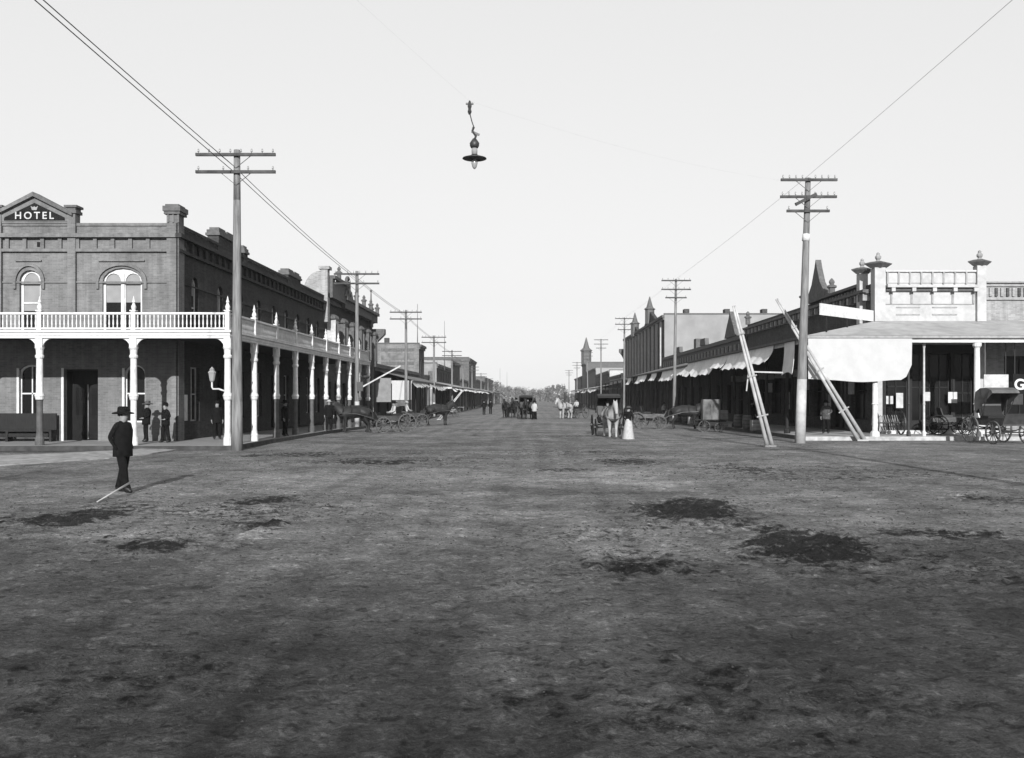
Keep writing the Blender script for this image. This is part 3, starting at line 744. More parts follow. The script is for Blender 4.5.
def shop_pier(x0, x1, y0, y1, ztop, m=STUCCO):
    p = MB(); p.box(x0, x1, y0, y1, 6.0, ztop); o = p.build("pier", m, shop)
    cx, cy = (x0 + x1) / 2, (y0 + y1) / 2; w = (x1 - x0) / 2
    c = MB(); c.lathe([(w * 1.5, 0), (w * 2.6, .2), (w * 2.7, .25), (w * 1.3, .34)], (cx, cy, ztop), 4); c.build("cap", STONED, o)
    c = MB(); c.lathe([(.16, .34), (.09, .42), (.16, .52), (.17, .6), (.08, .7), (.1, .76), (.02, .84)], (cx, cy, ztop), 8); c.build("finial", STONE, o)
shop_pier(XA - .1, ax(884), YA - .22, YA + .4, az(268)); shop_pier(ax(975.5), ax(984.5), YA - .22, YA + .3, az(266)); shop_pier(XA - .35, XA + .1, YA + 1.4, YA + 1.9, az(270))
# side parapet seen along the street
SP = MB(); SP.box(XA, XA + .25, YA + .5, AY1, az(288) + .003, PA_ - .55); SP.build("side_parapet", BRICKD, shop)
SC = MB(); SC.box(XA - .45, XA - .003, YA + .6, AY1, az(291), az(288)); SC.box(XA - .3, XA - .004, YA + .6, AY1, az(292), az(291) - .003); SC.build("side_cornice", STONED, shop)
for i, yy in enumerate(np.arange(YA + .8, AY1 - .2, .62)):
    MB().box(XA - .38, XA - .005, yy, yy + .2, az(299), az(292) - .004).build("side_bracket", STONED if i % 2 else STONE, shop)
for yy in np.arange(YA + 2.2, YA + 9, .55):
    MB().box(XA - .16, XA - .002, yy, yy + .14, az(287) , PA_ - .62).build("side_baluster", STONE, shop)
MB().box(XA - .3, XA + .3, YA + 2, YA + 9.3, PA_ - .55, PA_ - .4).build("side_coping", STONED, shop)
# gablet on the side parapet, part hidden by the pole
gy0 = 61.0
MB().prism([(-1.9, 0), (1.9, 0), (1.7, .5), (.9, 1.1), (.25, 2.1), (0, 2.6), (-.25, 2.1), (-.9, 1.1), (-1.7, .5)], (XA - .2, gy0, PA_ - .55), (0, 1, 0), (0, 0, 1), (.35, 0, 0)).build("gablet", STONED, shop)
for yy in (58.2, 64.2, 80.6):
    MB().lathe([(.2, 0), (.2, .5), (.3, .55), (.3, .65), (.12, .72), (.18, .85), (.16, .95), (.03, 1.1)], (XA - .05, yy, PA_ - .55), 8).build("urn", STONED, shop)
# verandah roof (hipped at the corner) reaching along both streets
VY1 = 131.0
def zz(z, y): return z + gz(12, y) * .7
vr = MB()
ZW = az(321)
A_ = (XG, YG, ZG); B_ = (XA, YA, ZW); Cc = (50, YG, ZG); D_ = (50, YA, ZW); E_ = (XG, AY1, ZG); F_ = (XA, AY1, ZW)
vr.add([A_, Cc, D_, B_], [(0, 1, 2, 3)]); vr.add([A_, B_, F_, E_], [(0, 1, 2, 3)])
vr.add([(p[0], p[1], p[2] - .06) for p in (A_, Cc, D_, B_)], [(0, 3, 2, 1)]); vr.add([(p[0], p[1], p[2] - .06) for p in (A_, B_, F_, E_)], [(0, 3, 2, 1)])
vo = vr.build("verandah_roof", TIN, shop)
MB().box(XG - .15, 50, YG - .16, YG + .02, ZG - .14, ZG - .02).build("gutter", STONE, vo)
MB().box(XG - .12, 50, YG + .023, YG + .12, ZG - .34, ZG - .06).build("fascia", WHITE, vo)
MB().box(XG - .16, XG + .02, YG + .023, AY1, ZG - .14, ZG - .02).build("gutter", STONED, vo)
MB().box(XG + .023, XG + .1, YG + .123, AY1, ZG - .34, ZG - .06).build("fascia", WHITE2, vo)
def vpost(x, y, r, m, ztop, name="verandah_post", par=vo):
    c = MB(); zb = gz(12, y) + .16
    c.lathe([(r * 1.7, 0), (r * 1.7, .2), (r, .28), (r * .92, 1.5), (r * 1.25, 1.55), (r, 1.6), (r * .85, ztop - zb - .25), (r * 1.4, ztop - zb - .15), (r * 1.4, ztop - zb)], (x, y, zb), 10); return c.build(name, m, par)
vpost(PX(875, 46.7), 46.7, .13, WHITE, ZG - .35); vpost(PX(977, 46.7), 46.7, .15, WHITE, ZG - .35); vpost(PX(1040, 46.7), 46.7, .13, WHITE, ZG - .35); vpost(27.5, 46.7, .13, WHITE, ZG - .35)
vpost(PX(908.5, 46.7), 46.7, .06, IRON, ZG - .35, "iron_post"); vpost(PX(924, 47.0), 47.0, .055, WHITE2, ZG - .36, "iron_post")
for yy in (50.9, 55.3, 59.7, 64.1, 68.5, 72.9, 77.3, 80.9): vpost(XG + .25, yy, .1, DARKW, ZG - .35)
# canvas blinds: a curved thin sheet hung from the gutter
def blind(p0, p1, ztop, zbot, m, name, parent, sway=.12, scal=0, thick=.02, curl=0):
    p0, p1 = Vector((*p0, 0)), Vector((*p1, 0)); d = p1 - p0; L = d.length; d.normalize(); nn = Vector((d.y, -d.x, 0))
    nu, nv = max(8, int(L / .25)), 6; vv = []
    for s in (0, thick):
        for i in range(nu + 1):
            u = L * i / nu; zb = zbot(u / L)
            for j in range(nv + 1):
                t = j / nv; z = ztop + (zb - ztop) * t
                off = sway * (math.sin(u * 2.1) * .5 + math.sin(u * .8 + 1) * .5) * t + curl * t * t
                q = p0 + d * u + nn * (off + s); vv.append((q.x, q.y, z))
    f = []; N_ = (nu + 1) * (nv + 1)
    for s in (0, 1):
        for i in range(nu):
            for j in range(nv):
                a = s * N_ + i * (nv + 1) + j; f.append((a, a + 1, a + nv + 2, a + nv + 1) if s == 0 else (a, a + nv + 1, a + nv + 2, a + 1))
    for i in range(nu): a = i * (nv + 1) + nv; f.append((a, a + N_, a + N_ + nv + 1, a + nv + 1))
    for j in range(nv):
        f.append((j, j + 1, j + 1 + N_, j + N_)); a = nu * (nv + 1) + j; f.append((a, a + N_, a + N_ + 1, a + 1))
    b = MB(); b.add(vv, f); return b.build(name, m, parent)
zb_ = PZ(381, 46.4)
def fb(t):
    z = zb_ + .05 * math.sin(t * 9)
    if t > .9: z += ((t - .9) / .1) ** 2 * .75
    if t < .15: z += .1 * (1 - t / .15)
    return z
blind((PX(808, 46.4), 46.4), (PX(912, 46.4), 46.4), ZG - .16, fb, CANVAS, "canvas_blind", vo, sway=.06)
blind((XG - .05, 48.4), (XG - .05, 50.3), ZG - .16, lambda t: PZ(375, 49) + .15 * math.sin(t * 3.1), CANVASB, "canvas_blind", vo, sway=.05, curl=-.15)
yb = 52.6
while yb < 80:
    L = 3.9 + random.random() * .5
    lo = ZG - 1.0 - random.random() * .45; sg = random.random() * .5
    blind((XG - .05, yb), (XG - .05, yb + L), ZG - .16, lambda t, lo=lo, sg=sg: lo - sg * math.sin(t * math.pi) * .6 + sg * t * .5 + .1 * abs(math.sin(t * 9.4)), CANVASB, "canvas_blind", vo, sway=.14, curl=-.55)
    yb += L + .12
# white board running up the hip of the verandah roof
hb = MB(); hb.bar((PX(820, 46.9), 46.9, PZ(309, 46.9)), (PX(873, 50.8), 50.8, PZ(316, 50.8)), .06, .56); ho = hb.build("hip_sign_board", WHITE, vo)
hb = MB()
for t in (.12, .5, .88):
    x_, y_ = PX(820, 46.9) * (1 - t) + PX(873, 50.8) * t, 46.9 * (1 - t) + 50.8 * t
    hb.bar((x_, y_ + .06, ZG + (ZW - ZG) * t * .9), (x_, y_ + .06, 6.1), .06, .06)
hb.build("board_strut", DARKW, ho)
# notices and hung sheets under the verandah
for (x0, x1, y0, y1, d) in ((896, 903, 393, 408, .12), (923, 930, 392, 401, .1), (948, 957, 392, 403, .1), (886, 893, 396, 404, .05)):
    MB().box(PX(x0, YA - d), PX(x1, YA - d), YA - d - .02, YA - d, PZ(y1, YA - d), PZ(y0, YA - d)).build("notice", WHITE2, shop)
# step in front of the shop windows
MB().box(XA + .2, 33, YA - 1.0, YA - .31, .155, .33).build("step", mat("step_timber", .45, .85, .15, 3, stain=.3), shop)
# hung signs by the right edge
yb_ = 47.6
sg = MB(); sg.box(PX(984, yb_), PX(1008.5, yb_), yb_, yb_ + .05, PZ(387.5, yb_), PZ(374.5, yb_)); so = sg.build("hanging_sign", WHITE2, shop)
for x_ in (986, 1006): MB().tube((PX(x_, yb_), yb_ + .025, PZ(374.5, yb_)), (PX(x_, yb_), yb_ + .025, ZG + .15), .02).build("hanger", IRON, so)
sg = MB(); sg.box(PX(1010, yb_), PX(1046, yb_), yb_ - .3, yb_ - .25, PZ(394, yb_), PZ(374, yb_)); so2 = sg.build("hanging_sign", DARK, shop)
for x_ in (1012, 1044): MB().tube((PX(x_, yb_), yb_ - .275, PZ(374, yb_)), (PX(x_, yb_), yb_ - .275, ZG + .1), .02).build("hanger", IRON, so2)
text_mesh("G", .72, .012, (PX(1019.5, yb_ - .31), yb_ - .315, PZ(385, yb_)), so2, WHITE, bold=.02)

MB().box(PX(1011, 49), PX(1023, 49), 49, 49.02, PZ(404.5, 49), PZ(392.5, 49)).build("notice", WHITE2, shop)
# brick neighbour at the right edge
nb = thing("brick_shop", "low pale brick shop with arcaded parapet at the right edge", "shop", (34, 56, .16))
wb = MB(); facade(wb, (0, YA, 0), (1, 0, 0), (0, -1, 0), XE + .01, 48, .12, az(283), [(XE + 1 + i * 3.5, XE + 3.8 + i * 3.5, .6, 4.2, 0) for i in range(6)], .3)
wb.box(XE + .02, 48, YA + .31, YA + 14, 6.2, 6.4); wb.build("wall", BRICKM, nb)
for i in range(6): window(nb, (0, YA, 0), (1, 0, 0), (0, -1, 0), (XE + 1 + i * 3.5, XE + 3.8 + i * 3.5, .6, 4.2, 0), .3, .08, fm=DARKW, mull=2, name="shop_window")
MB().box(XE + .02, 48, YA - .14, YA + .2, az(283), az(281.5)).build("coping", STONE, nb)
MB().box(XE + .02, 48, YA - .1, YA - .003, az(286.5), az(285)).build("string_course", STONE, nb)
MB().box(XE + .02, 48, YA - .12, YA - .004, az(300), az(297.5)).build("string_course", STONE, nb)
xx = XE + .2; i = 0
while xx < 34:
    MB().box(xx, xx + .14, YA - .09, YA - .005, az(296.5), az(288)).build("corbel", BRICKD if i % 2 else BRICKM, nb); xx += .3; i += 1

# ================================================================ FARTHER BUILDINGS
def terrace(name, label, side, xw, y0, y1, h, depth, sm, fm, nwin, win=(4.9, 7.4), lower=True, arch=.3, cat="building", trim=STONED, roof=TIND, base=None):
    """a street building: lit end wall towards the camera, street front with window openings, cornice"""
    zb = gz(12, (y0 + y1) / 2) - .1
    t = thing(name, label, cat, (side * (abs(xw) + depth / 2), (y0 + y1) / 2, zb))
    N = (-side, 0, 0); xf = side * abs(xw); xb = side * (abs(xw) + depth)
    ops = []
    if nwin:
        st = (y1 - y0) / nwin
        ww = min(.55, st * .28)
        for i in range(nwin):
            yc = y0 + st * (i + .5)
            if h > 6.5: ops.append((yc - ww, yc + ww, win[0], win[1], arch))
            if lower: ops.append((yc - ww * 1.5, yc + ww * 1.5, .5, 3.2, 0))
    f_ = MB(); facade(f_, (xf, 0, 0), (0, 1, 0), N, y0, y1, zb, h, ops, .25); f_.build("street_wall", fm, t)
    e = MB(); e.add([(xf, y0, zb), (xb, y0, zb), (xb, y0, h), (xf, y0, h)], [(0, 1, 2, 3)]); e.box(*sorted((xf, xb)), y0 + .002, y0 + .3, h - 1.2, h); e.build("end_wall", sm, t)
    b = MB(); b.add([(xf, y1, zb), (xb, y1, zb), (xb, y1, h), (xf, y1, h)], [(0, 1, 2, 3)]); b.add([(xb, y0, zb), (xb, y1, zb), (xb, y1, h), (xb, y0, h)], [(0, 1, 2, 3)]); b.build("back_wall", sm, t)
    r_ = MB(); r_.box(min(xf, xb) + .05, max(xf, xb) - .05, y0 + .31, y1 - .05, h - .7, h - .6); r_.build("roof", roof, t)
    c = MB(); a, bb = sorted((xf - side * .002, xf - side * .35)); c.box(a, bb, y0 - .1, y1, h - .45, h - .1); a, bb = sorted((xf - side * .003, xf - side * .18)); c.box(a, bb, y0, y1, h - .75, h - .453); c.build("cornice", trim, t)
    MB().box(min(xf, xb) - .08, max(xf, xb) + .08, y0 - .12, y0 + .35, h, h + .14).build("coping", trim, t)
    for o_ in ops: window(t, (xf, 0, 0), (0, 1, 0), N, o_, .25, .08, fm=WHITE2 if o_[2] > 3 else DARKW, blind=.4 if o_[2] > 3 and random.random() < .6 else 0)
    return t
def awning(t, side, xg, xw, y0, y1, zg, zw, m=TIN, posts=True, pm=DARKW, gut=STONED, canvas=0.0, cm=None):
    """street verandah: sloping iron roof, gutter, posts and hung canvas"""
    dz = gz(12, (y0 + y1) / 2); xg, xw = side * xg, side * xw
    v = MB()
    for q in (0, -.06): v.add([(xg, y0, zg + q), (xg, y1, zg + q), (xw, y1, zw + q), (xw, y0, zw + q)], [(0, 1, 2, 3)])
    o = v.build("awning_roof", m, t)
    a, b = sorted((xg + side * .02, xg - side * .14)); MB().box(a, b, y0, y1, zg - .16, zg - .02).build("gutter", gut, o)
    MB().box(*sorted((xg, xw)), y0 + .02, y0 + .08, zg - .35, zg - .062).build("end_beam", WHITE2, o)
    if posts:
        n = max(2, int((y1 - y0) / (4.2 if y0 < 100 else 7)))
        for i in range(n + 1):
            y = y0 + .2 + (y1 - y0 - .4) * i / n
            MB().tube((xg + side * .2, y, gz(12, y) + .15), (xg + side * .2, y, zg - .1), .09, .07, 8).build("awning_post", pm, o)
    if canvas:
        y = y0 + .3
        while y < y1 - 2:
            L = 3 + random.random() * 1.5; lo = zg - canvas * (.7 + .5 * random.random())
            if random.random() < .75: blind((xg - side * .03, y), (xg - side * .03, min(y + L, y1)), zg - .18, lambda q, lo=lo: lo + .12 * abs(math.sin(q * 9)), cm or CANVASB, "canvas_blind", o, sway=.12, curl=-side * .45)
            y += L + .15
    return o

# ---- left side of the street
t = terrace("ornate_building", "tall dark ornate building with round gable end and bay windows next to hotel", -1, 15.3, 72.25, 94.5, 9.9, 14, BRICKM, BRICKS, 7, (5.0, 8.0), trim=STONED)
# rounded end gable, pier and street pediment
e0 = PX(306, 72.2)
arc = [(-2.2, 0), (1.0, 0), (1.0, 1.05)] + [(.35 - 1.0 - 1.4 * math.sin(R(90) * i / 8) + .65, -.2 + 1.25 * math.cos(R(90) * i / 8)) for i in range(0, 9)]
MB().prism([(0, -1.2), (0, 1.1)] + [(-.2 - 1.25 * math.sin(R(90) * i / 8), -.5 + 1.6 * math.cos(R(90) * i / 8)) for i in range(9)] + [(-1.45, -1.2)], (-15.35, 72.1, 10.3), (1, 0, 0), (0, 0, 1), (0, .5, 0)).build("round_gable", BRICKM, t)
p = MB(); p.box(-15.45, -14.95, 71.85, 72.6, 7.6, 11.5); p.box(-15.6, -14.8, 71.75, 72.7, 11.5, 11.72); p.build("corner_pier", BRICKM, t)
q = MB(); q.box(-15.25, -14.75, 72.7, 78, 9.5, 10.9); q.box(-15.3, -14.55, 72.7, 78, 10.9, 11.15); q.box(-15.25, -14.8, 78.003, 94.5, 9.2, 9.85); q.box(-15.3, -14.6, 78.003, 94.5, 9.85, 10.1); q.build("parapet", STONED, t)
for i, yy in enumerate((74.0, 77.8, 81.6, 85.4, 89.2, 93.0)):
    bm_ = MB(); bm_.prism([(-.8, 0), (.8, 0), (.55, .6), (-.55, .6)], (-15.27, yy, 4.9), (0, 1, 0), (1, 0, 0), (0, 0, 3.0)); bo = bm_.build("bay_window", STONED if i else WHITE2, t)
    MB().box(-14.62, -14.6, yy - .42, yy + .42, 5.4, 7.6).build("pane", GLASS, bo)
    MB().lathe([(.95, 0), (1.0, .1), (.9, .25), (.5, .4), (.06, .45)], (-15.1, yy, 7.9), 8, .6).build("bay_roof", STONED, bo)
    MB().lathe([(.18, 0), (.18, .5), (.26, .55), (.26, .65), (.1, .75), (.15, .9), (.02, 1.1)], (-14.9, yy + 1.9, 11.15 if yy < 76 else 10.1), 8).build("urn", STONED, t)
ring = MB(); cyl = 79.0
for i in range(16):
    a0, a1 = 2 * math.pi * i / 16, 2 * math.pi * (i + 1) / 16
    ring.tube((-14.8, cyl + .8 * math.cos(a0), 10.95 + .8 * math.sin(a0)), (-14.8, cyl + .8 * math.cos(a1), 10.95 + .8 * math.sin(a1)), .13, n=6)
ring.build("roundel", STONED, t)
MB().prism([(-1.8, 0), (1.8, 0), (1.1, .6), (.8, .1), (-.8, .1), (-1.1, .6)], (-15.0, cyl, 10.1), (0, 1, 0), (0, 0, 1), (.35, 0, 0)).build("pediment", STONED, t)
MB().lathe([(.22, 0), (.22, 1.6), (.32, 1.7), (.1, 2.0), (.05, 3.3), (.12, 3.4), (.02, 3.6)], (-14.95, 91.5, 8.6), 8).build("finial", STONED, t)
MB().prism([(0, 0), (1.3, 0), (1.3, -.5), (.9, -.9), (.3, -1.5), (0, -2)], (-15.3, 93.6, 8.6), (1, 0, 0), (0, 0, 1), (0, .9, 0)).build("end_bracket", STONED, t)

t = terrace("awning_shop", "low shop with deep awning and white end screen beyond the ornate building", -1, 15.3, 95.2, 133.5, 5.4, 14, STONE, DARKW, 6, cat="shop")
awn = awning(t, -1, 11.7, 15.28, 96.5, 133, 3.75, 4.7, TIND, canvas=.8, cm=CANVAS2)
ye = 96.3
MB().box(PX(392, ye), PX(411.5, ye), ye, ye + .06, PZ(400, ye), PZ(381.5, ye)).build("end_screen", CANVAS, awn)
MB().box(PX(375.5, ye), PX(391, ye), ye + .02, ye + .08, PZ(402, ye), PZ(378, ye)).build("end_screen", mat("grey_canvas", .16, .95, .12, 2), awn)
MB().box(PX(392, ye), PX(411.5, ye), ye + .02, ye + .1, PZ(413, ye), PZ(400.4, ye)).build("dado_board", STONED, awn)
xr = (PX(370, 96), PX(402, 96))
t = terrace("sign_brick_building", "two-storey pale brick building with faded painted bands behind the awning shop", -1, 15.3, 134.0, 140.6, 9.4, 22, brick_mat("sign_brick", .14, .17, .2), BRICKD, 2)
xe0, xe1 = PX(381, 133.9), PX(414, 133.9)
for z0, z1, m_ in ((8.35, 8.75, STONED), (7.2, 8.1, mat("faded_sign_paint", .12, .9, .3, 1.2)), (6.5, 6.9, STONED), (5.0, 6.2, mat("faded_sign_paint", .22))):
    MB().box(xe0, xe1, 133.95, 133.998, z0, z1).build("painted_band", m_, t)
MB().box(PX(384, 133.9), PX(388.5, 133.9), 134.1, 134.9, 9.4, 10.2).build("chimney", BRICKD, t)
t = terrace("pale_front_building", "small pale-faced building with a street side coloured dark as shade", -1, 14.5, 151, 181, 7.3, 12, mat("pale_wall", .2, .9, .1, 2, stain=.2), DARKW, 6, (4.6, 6.2))  # dark street wall is shade put into the colour
MB().box(PX(428, 150.9), PX(432.5, 150.9), 150.9, 150.99, PZ(384, 151), PZ(371, 151)).build("window", STONED, t)
awning(t, -1, 11.4, 14.48, 142, 181, 3.6, 4.4, TIN, canvas=.7)
for i, (y0, y1, h, m1, m2, lab, xw) in enumerate([(182, 205, 9.0, STONE, DARKW, "dark two-storey shop past the pale-faced building", 14.8),
        (206, 232, 6.0, WHITE2, STONE, "low light shop beyond the dark two-storey shop on the left", 15.0),
        (233, 262, 11.5, STONED, BRICKD, "tall narrow brick block far down the left side", 14.6),
        (263, 310, 7.0, STONE, STONED, "long low block far down the left side", 14.8), (311, 380, 8.5, STONED, STONED, "last grey block at the far left end of street", 14.5)]):
    t = terrace("street_building", lab, -1, xw, y0, y1, h, 14, m1, m2, 5, lower=False, win=(4.5, 6.0))
    awning(t, -1, 11.5, xw - .02, y0, y1, 3.6, 4.4, TIN if i % 2 else TIND, canvas=.7 if i < 3 else 0)

# ---- right side of the street
t = terrace("arcade_shops", "long low shop row with bracketed cornice past the corner shop", 1, 18.1, 81.05, 130.5, 7.4, 14, BRICKM, BRICKD, 10, (5.6, 6.5), cat="shop", arch=.2)
awn = awning(t, 1, 13.2, 18.08, 81.05, 130.5, 4.75, 6.0, TIND, pm=POLED, canvas=1.1)
for i, yy in enumerate(np.arange(82, 130, .9)):
    MB().box(17.78, 18.095, yy, yy + .28, 6.0, 6.62).build("cornice_bracket", STONE if i % 2 else STONED, t)
MB().prism([(-2.4, 0), (2.4, 0), (1.5, .9), (.5, 1.7), (0, 2.3), (-.5, 1.7), (-1.5, .9)], (17.85, 87.0, 7.4), (0, 1, 0), (0, 0, 1), (.35, 0, 0)).build('gablet', STONED, t)
for yy in (101, 118): MB().prism([(-1.6, 0), (1.6, 0), (1.3, .7), (-1.3, .7)], (17.9, yy, 7.4), (0, 1, 0), (0, 0, 1), (.4, 0, 0)).build("parapet_block", STONED, t)
MB().box(18.6, 19.5, 109, 110.5, 6.7, 8.6).build("roof_lantern", STONED, t)
t = terrace("gothic_building", "tall dark brick building with pointed gables and pale chimneyed side wall", 1, 18.1, 131.0, 186.0, 13.2, 30, mat("rendered_side_wall", .2, .9, .1, .6, stain=.12), BRICKD, 12, (6.3, 11.0), arch=.7)
for xc in (685, 725, 762): MB().box(PX(xc - 2.5, 133), PX(xc + 2.5, 133), 131.4, 132.8, 13.2, 13.95).build("chimney", BRICKD, t)
for yy, hh, w in ((145.5, 1.7, 6.5), (166, .9, 4.0)):
    MB().prism([(-w, 0), (w, 0), (w * .55, hh * .45), (w * .2, hh * .8), (0, hh), (-w * .2, hh * .8), (-w * .55, hh * .45)], (17.85, yy, 13.2), (0, 1, 0), (0, 0, 1), (.5, 0, 0)).build("gable", BRICKD, t)
    MB().lathe([(.7, -1.5), (.7, .6), (.9, .7), (.5, 1.0), (.05, 2.6)], (17.9, yy, 13.2 + hh * .75), 6).build("spire", STONED, t)
for yy in np.arange(133.3, 186, 4.55):
    MB().box(17.8, 18.096, yy, yy + .25, 4.5, 12.4).build("pilaster", STUCCO, t)
MB().prism([(0, 0), (-1.1, 0), (-1.1, -.6), (-.6, -1.2), (0, -2.4)], (18.1, 185.2, 11.2), (1, 0, 0), (0, 0, 1), (0, .9, 0)).build("end_bracket", STONED, t)
awning(t, 1, 13.0, 18.08, 131, 186, 4.6, 5.6, TIND, pm=POLED)
for i, (y0, y1, h, m1, m2, lab, xw) in enumerate([(187, 214, 6.5, WHITE2, STONE, "low white shop just past the gothic building", 17.5),
        (215, 262, 8.0, STUCCO, BRICKD, "pale two-storey shop far down the right side", 17.6),
        (263, 305, 10.0, STONE, STONED, "grey block standing before the far spire", 17.8), (330, 372, 9.0, STONED, STONED, "last dark block at the far right end of street", 17.2)]):
    t = terrace("street_building", lab, 1, xw, y0, y1, h, 16, m1, m2, 5, lower=False, win=(4.5, 6.0))
    awning(t, 1, 12.8, xw - .02, y0, y1, 3.9, 4.8, TIN, canvas=.9 if i < 2 else 0)
t = terrace("spired_building", "far narrow building with a thin pointed corner spire", 1, 17.6, 306, 329, 13, 12, STONED, STONED, 3, (5, 8))
MB().lathe([(1.6, 0), (1.6, 4), (2.0, 4.3), (1.0, 5.2), (.1, 8.5)], (17.8, 308, 12.4), 6).build("spire", STONED, t)

# ================================================================ TELEGRAPH POLES
ins0 = None
def pole(label, x, y, ztop, r0, r1, arms, m=POLEW, lean=0, white=0, group=None, name="telegraph_pole", ins=True, armrot=0.0, zb=None):
    global ins0
    zb = (GH(x, y) if y < 60 else gz(x, y)) - .05 if zb is None else zb
    t = thing(name, label, "pole", (x, y, zb))
    H = ztop - zb
    P_ = lambda z: (x + lean * (z - zb) / H, y, z)
    c = MB()
    nseg = 6
    if white: c.cur = 1
    prev = zb; zs_ = [zb + white] if white else []
    zs_ += [zb + white + (H - white) * i / nseg for i in range(1, nseg + 1)]
    lin = lambda z: r0 + (r1 - r0) * (z - zb) / H
    pts = [zb] + zs_
    for i in range(len(pts) - 1):
        c.cur = 1 if (white and i == 0) else 0
        c.tube(P_(pts[i]), P_(pts[i + 1]), lin(pts[i]), lin(pts[i + 1]), 10, caps=i in (0, len(pts) - 2))
    c.build("shaft", [m, LIME], t, smooth=True)
    for (dz, L, sh, ni) in arms:
        z = ztop - dz; px_, py_, _ = P_(z)
        a = MB(); th = .11 if r0 < .3 else .13
        a.box(px_ - L / 2 + sh, px_ + L / 2 + sh, py_ - r1 - th - .003, py_ - r1 - .003, z - th / 2, z + th / 2)
        ao = a.build("crossarm", POLED, t)
        br = MB()
        for s in (-1, 1): br.bar((px_, py_ - r1 - .02, z - .5), (px_ + s * .55, py_ - r1 - .01, z - .05), .03, .02)
        br.build("brace", IRON, ao)
        if ins:
            for k in range(ni):
                xi = px_ + sh + (L - .2) * (k / (ni - 1) - .5)
                if abs(xi - px_) < .12: continue
                loc = Vector((xi, py_ - r1 - th / 2, z + th / 2)) - Vector(t.location)
                if ins0 is None:
                    b = MB(); b.lathe([(.014, 0), (.014, .05), (.036, .055), (.04, .08), (.03, .11), (.033, .14), (.015, .17)], (0, 0, 0), 7)
                    ins0 = b.build("insulator", PORC, None, smooth=True); ins0.parent = ao; ins0.location = loc
                else: share(ins0, loc, ao)
    return t
LX = -11.6
LP = [(37.4, 237, 150, 449), (65, 357, 271, 432), (91, 406, 310, 0), (117, 434, 335.5, 421), (145, 452, 350, 0), (172, 463, 360, 0), (200, 472, 366, 0), (235, 481, 373, 0), (270, 488, 378, 0), (310, 494, 382, 0)]
names = ["grey timber telegraph pole at the hotel corner", "telegraph pole at the far end of the hotel verandah", "third telegraph pole on the left, before the awning shop",
         "fourth telegraph pole on the left with whitewashed foot", "fifth left telegraph pole, carrying three crossarms", "sixth telegraph pole along the left kerb", "seventh telegraph pole along the left kerb", "eighth small far telegraph pole on the left", "ninth tiny far telegraph pole on the left", "farthest tiny telegraph pole on the left"]
ltop = []
for i, (y, px, pt, pb_) in enumerate(LP):
    X_ = PX(px, y); zt = PZ(pt, y); ltop.append((X_, y, zt))
    arms = [(.22, 3.05 - .03 * i, 0, 8), (.88 if i == 0 else .85, 3.05 - .03 * i, 0, 4)]
    if i == 4: arms.append((1.5, 2.6, 0, 4))
    pole(names[i], X_, y, zt, .22 if i == 0 else .17, .12 if i == 0 else .1, arms, white=0 if i not in (1, 3) else 1.9, ins=i < 4, group=None)
pole("telegraph pole out of view whose shadow crosses the left road", -11.55, -8, 13.1, .22, .12, [(.22, 3.05, 0, 8), (.88, 3.05, 0, 4)])
RP = [(43.3, 800, 808, 178), (82.6, 674, 676, 279), (127.5, 624, 624.5, 317.5), (171, 601, 601, 339), (215, 588, 587, 352), (262, 577, 577, 362), (310, 569, 569, 370)]
rn = ["stout leaning telegraph pole before the white canvas blind", "slender telegraph pole standing before the shop awnings", "telegraph pole before the gothic building, right side",
      "telegraph pole by the low white shop far right", "fifth telegraph pole along the right kerb", "sixth tiny telegraph pole along the right kerb", "farthest tiny telegraph pole on the right"]
rtop = []
for i, (y, pb_, pt, pyt) in enumerate(RP):
    X0, X1 = PX(pb_, y), PX(pt, y); zt = PZ(pyt, y); rtop.append((X1, y, zt))
    if i == 0: arms = [(.12, 2.5, 0, 9), (.87, 2.5, 0, 9), (1.5, 1.9, 0, 3)]
    else: arms = [(.15, 2.5, 0, 6), (.9, 2.5, 0, 6), (1.6, 1.8, 0, 3)]
    po = pole(rn[i], X0, y, zt, .24 if i == 0 else .16, .12 if i == 0 else .1, arms, lean=X1 - X0, white=2.9 if i == 0 else (1.2 if i == 1 else 0), ins=i < 3)
    if i == 0:
        zbnd = PZ(237.5, y); xm = PX(806, y)
        MB().tube((xm - .01, y, zbnd - .15), (xm + .01, y, zbnd + .15), .168, .165, 12).build("white_band", WHITE, po, smooth=True)
        MB().bar((PX(793.5, y), y - .35, PZ(206, y)), (PX(815, y), y - .2, PZ(195, y)), .12, .14).build("diagonal_arm", POLED, po)
pole("telegraph pole out of view whose shadow crosses the right road", 12.5, 6, 12.9, .22, .12, [(.12, 2.5, 0, 9), (.87, 2.5, 0, 9)])

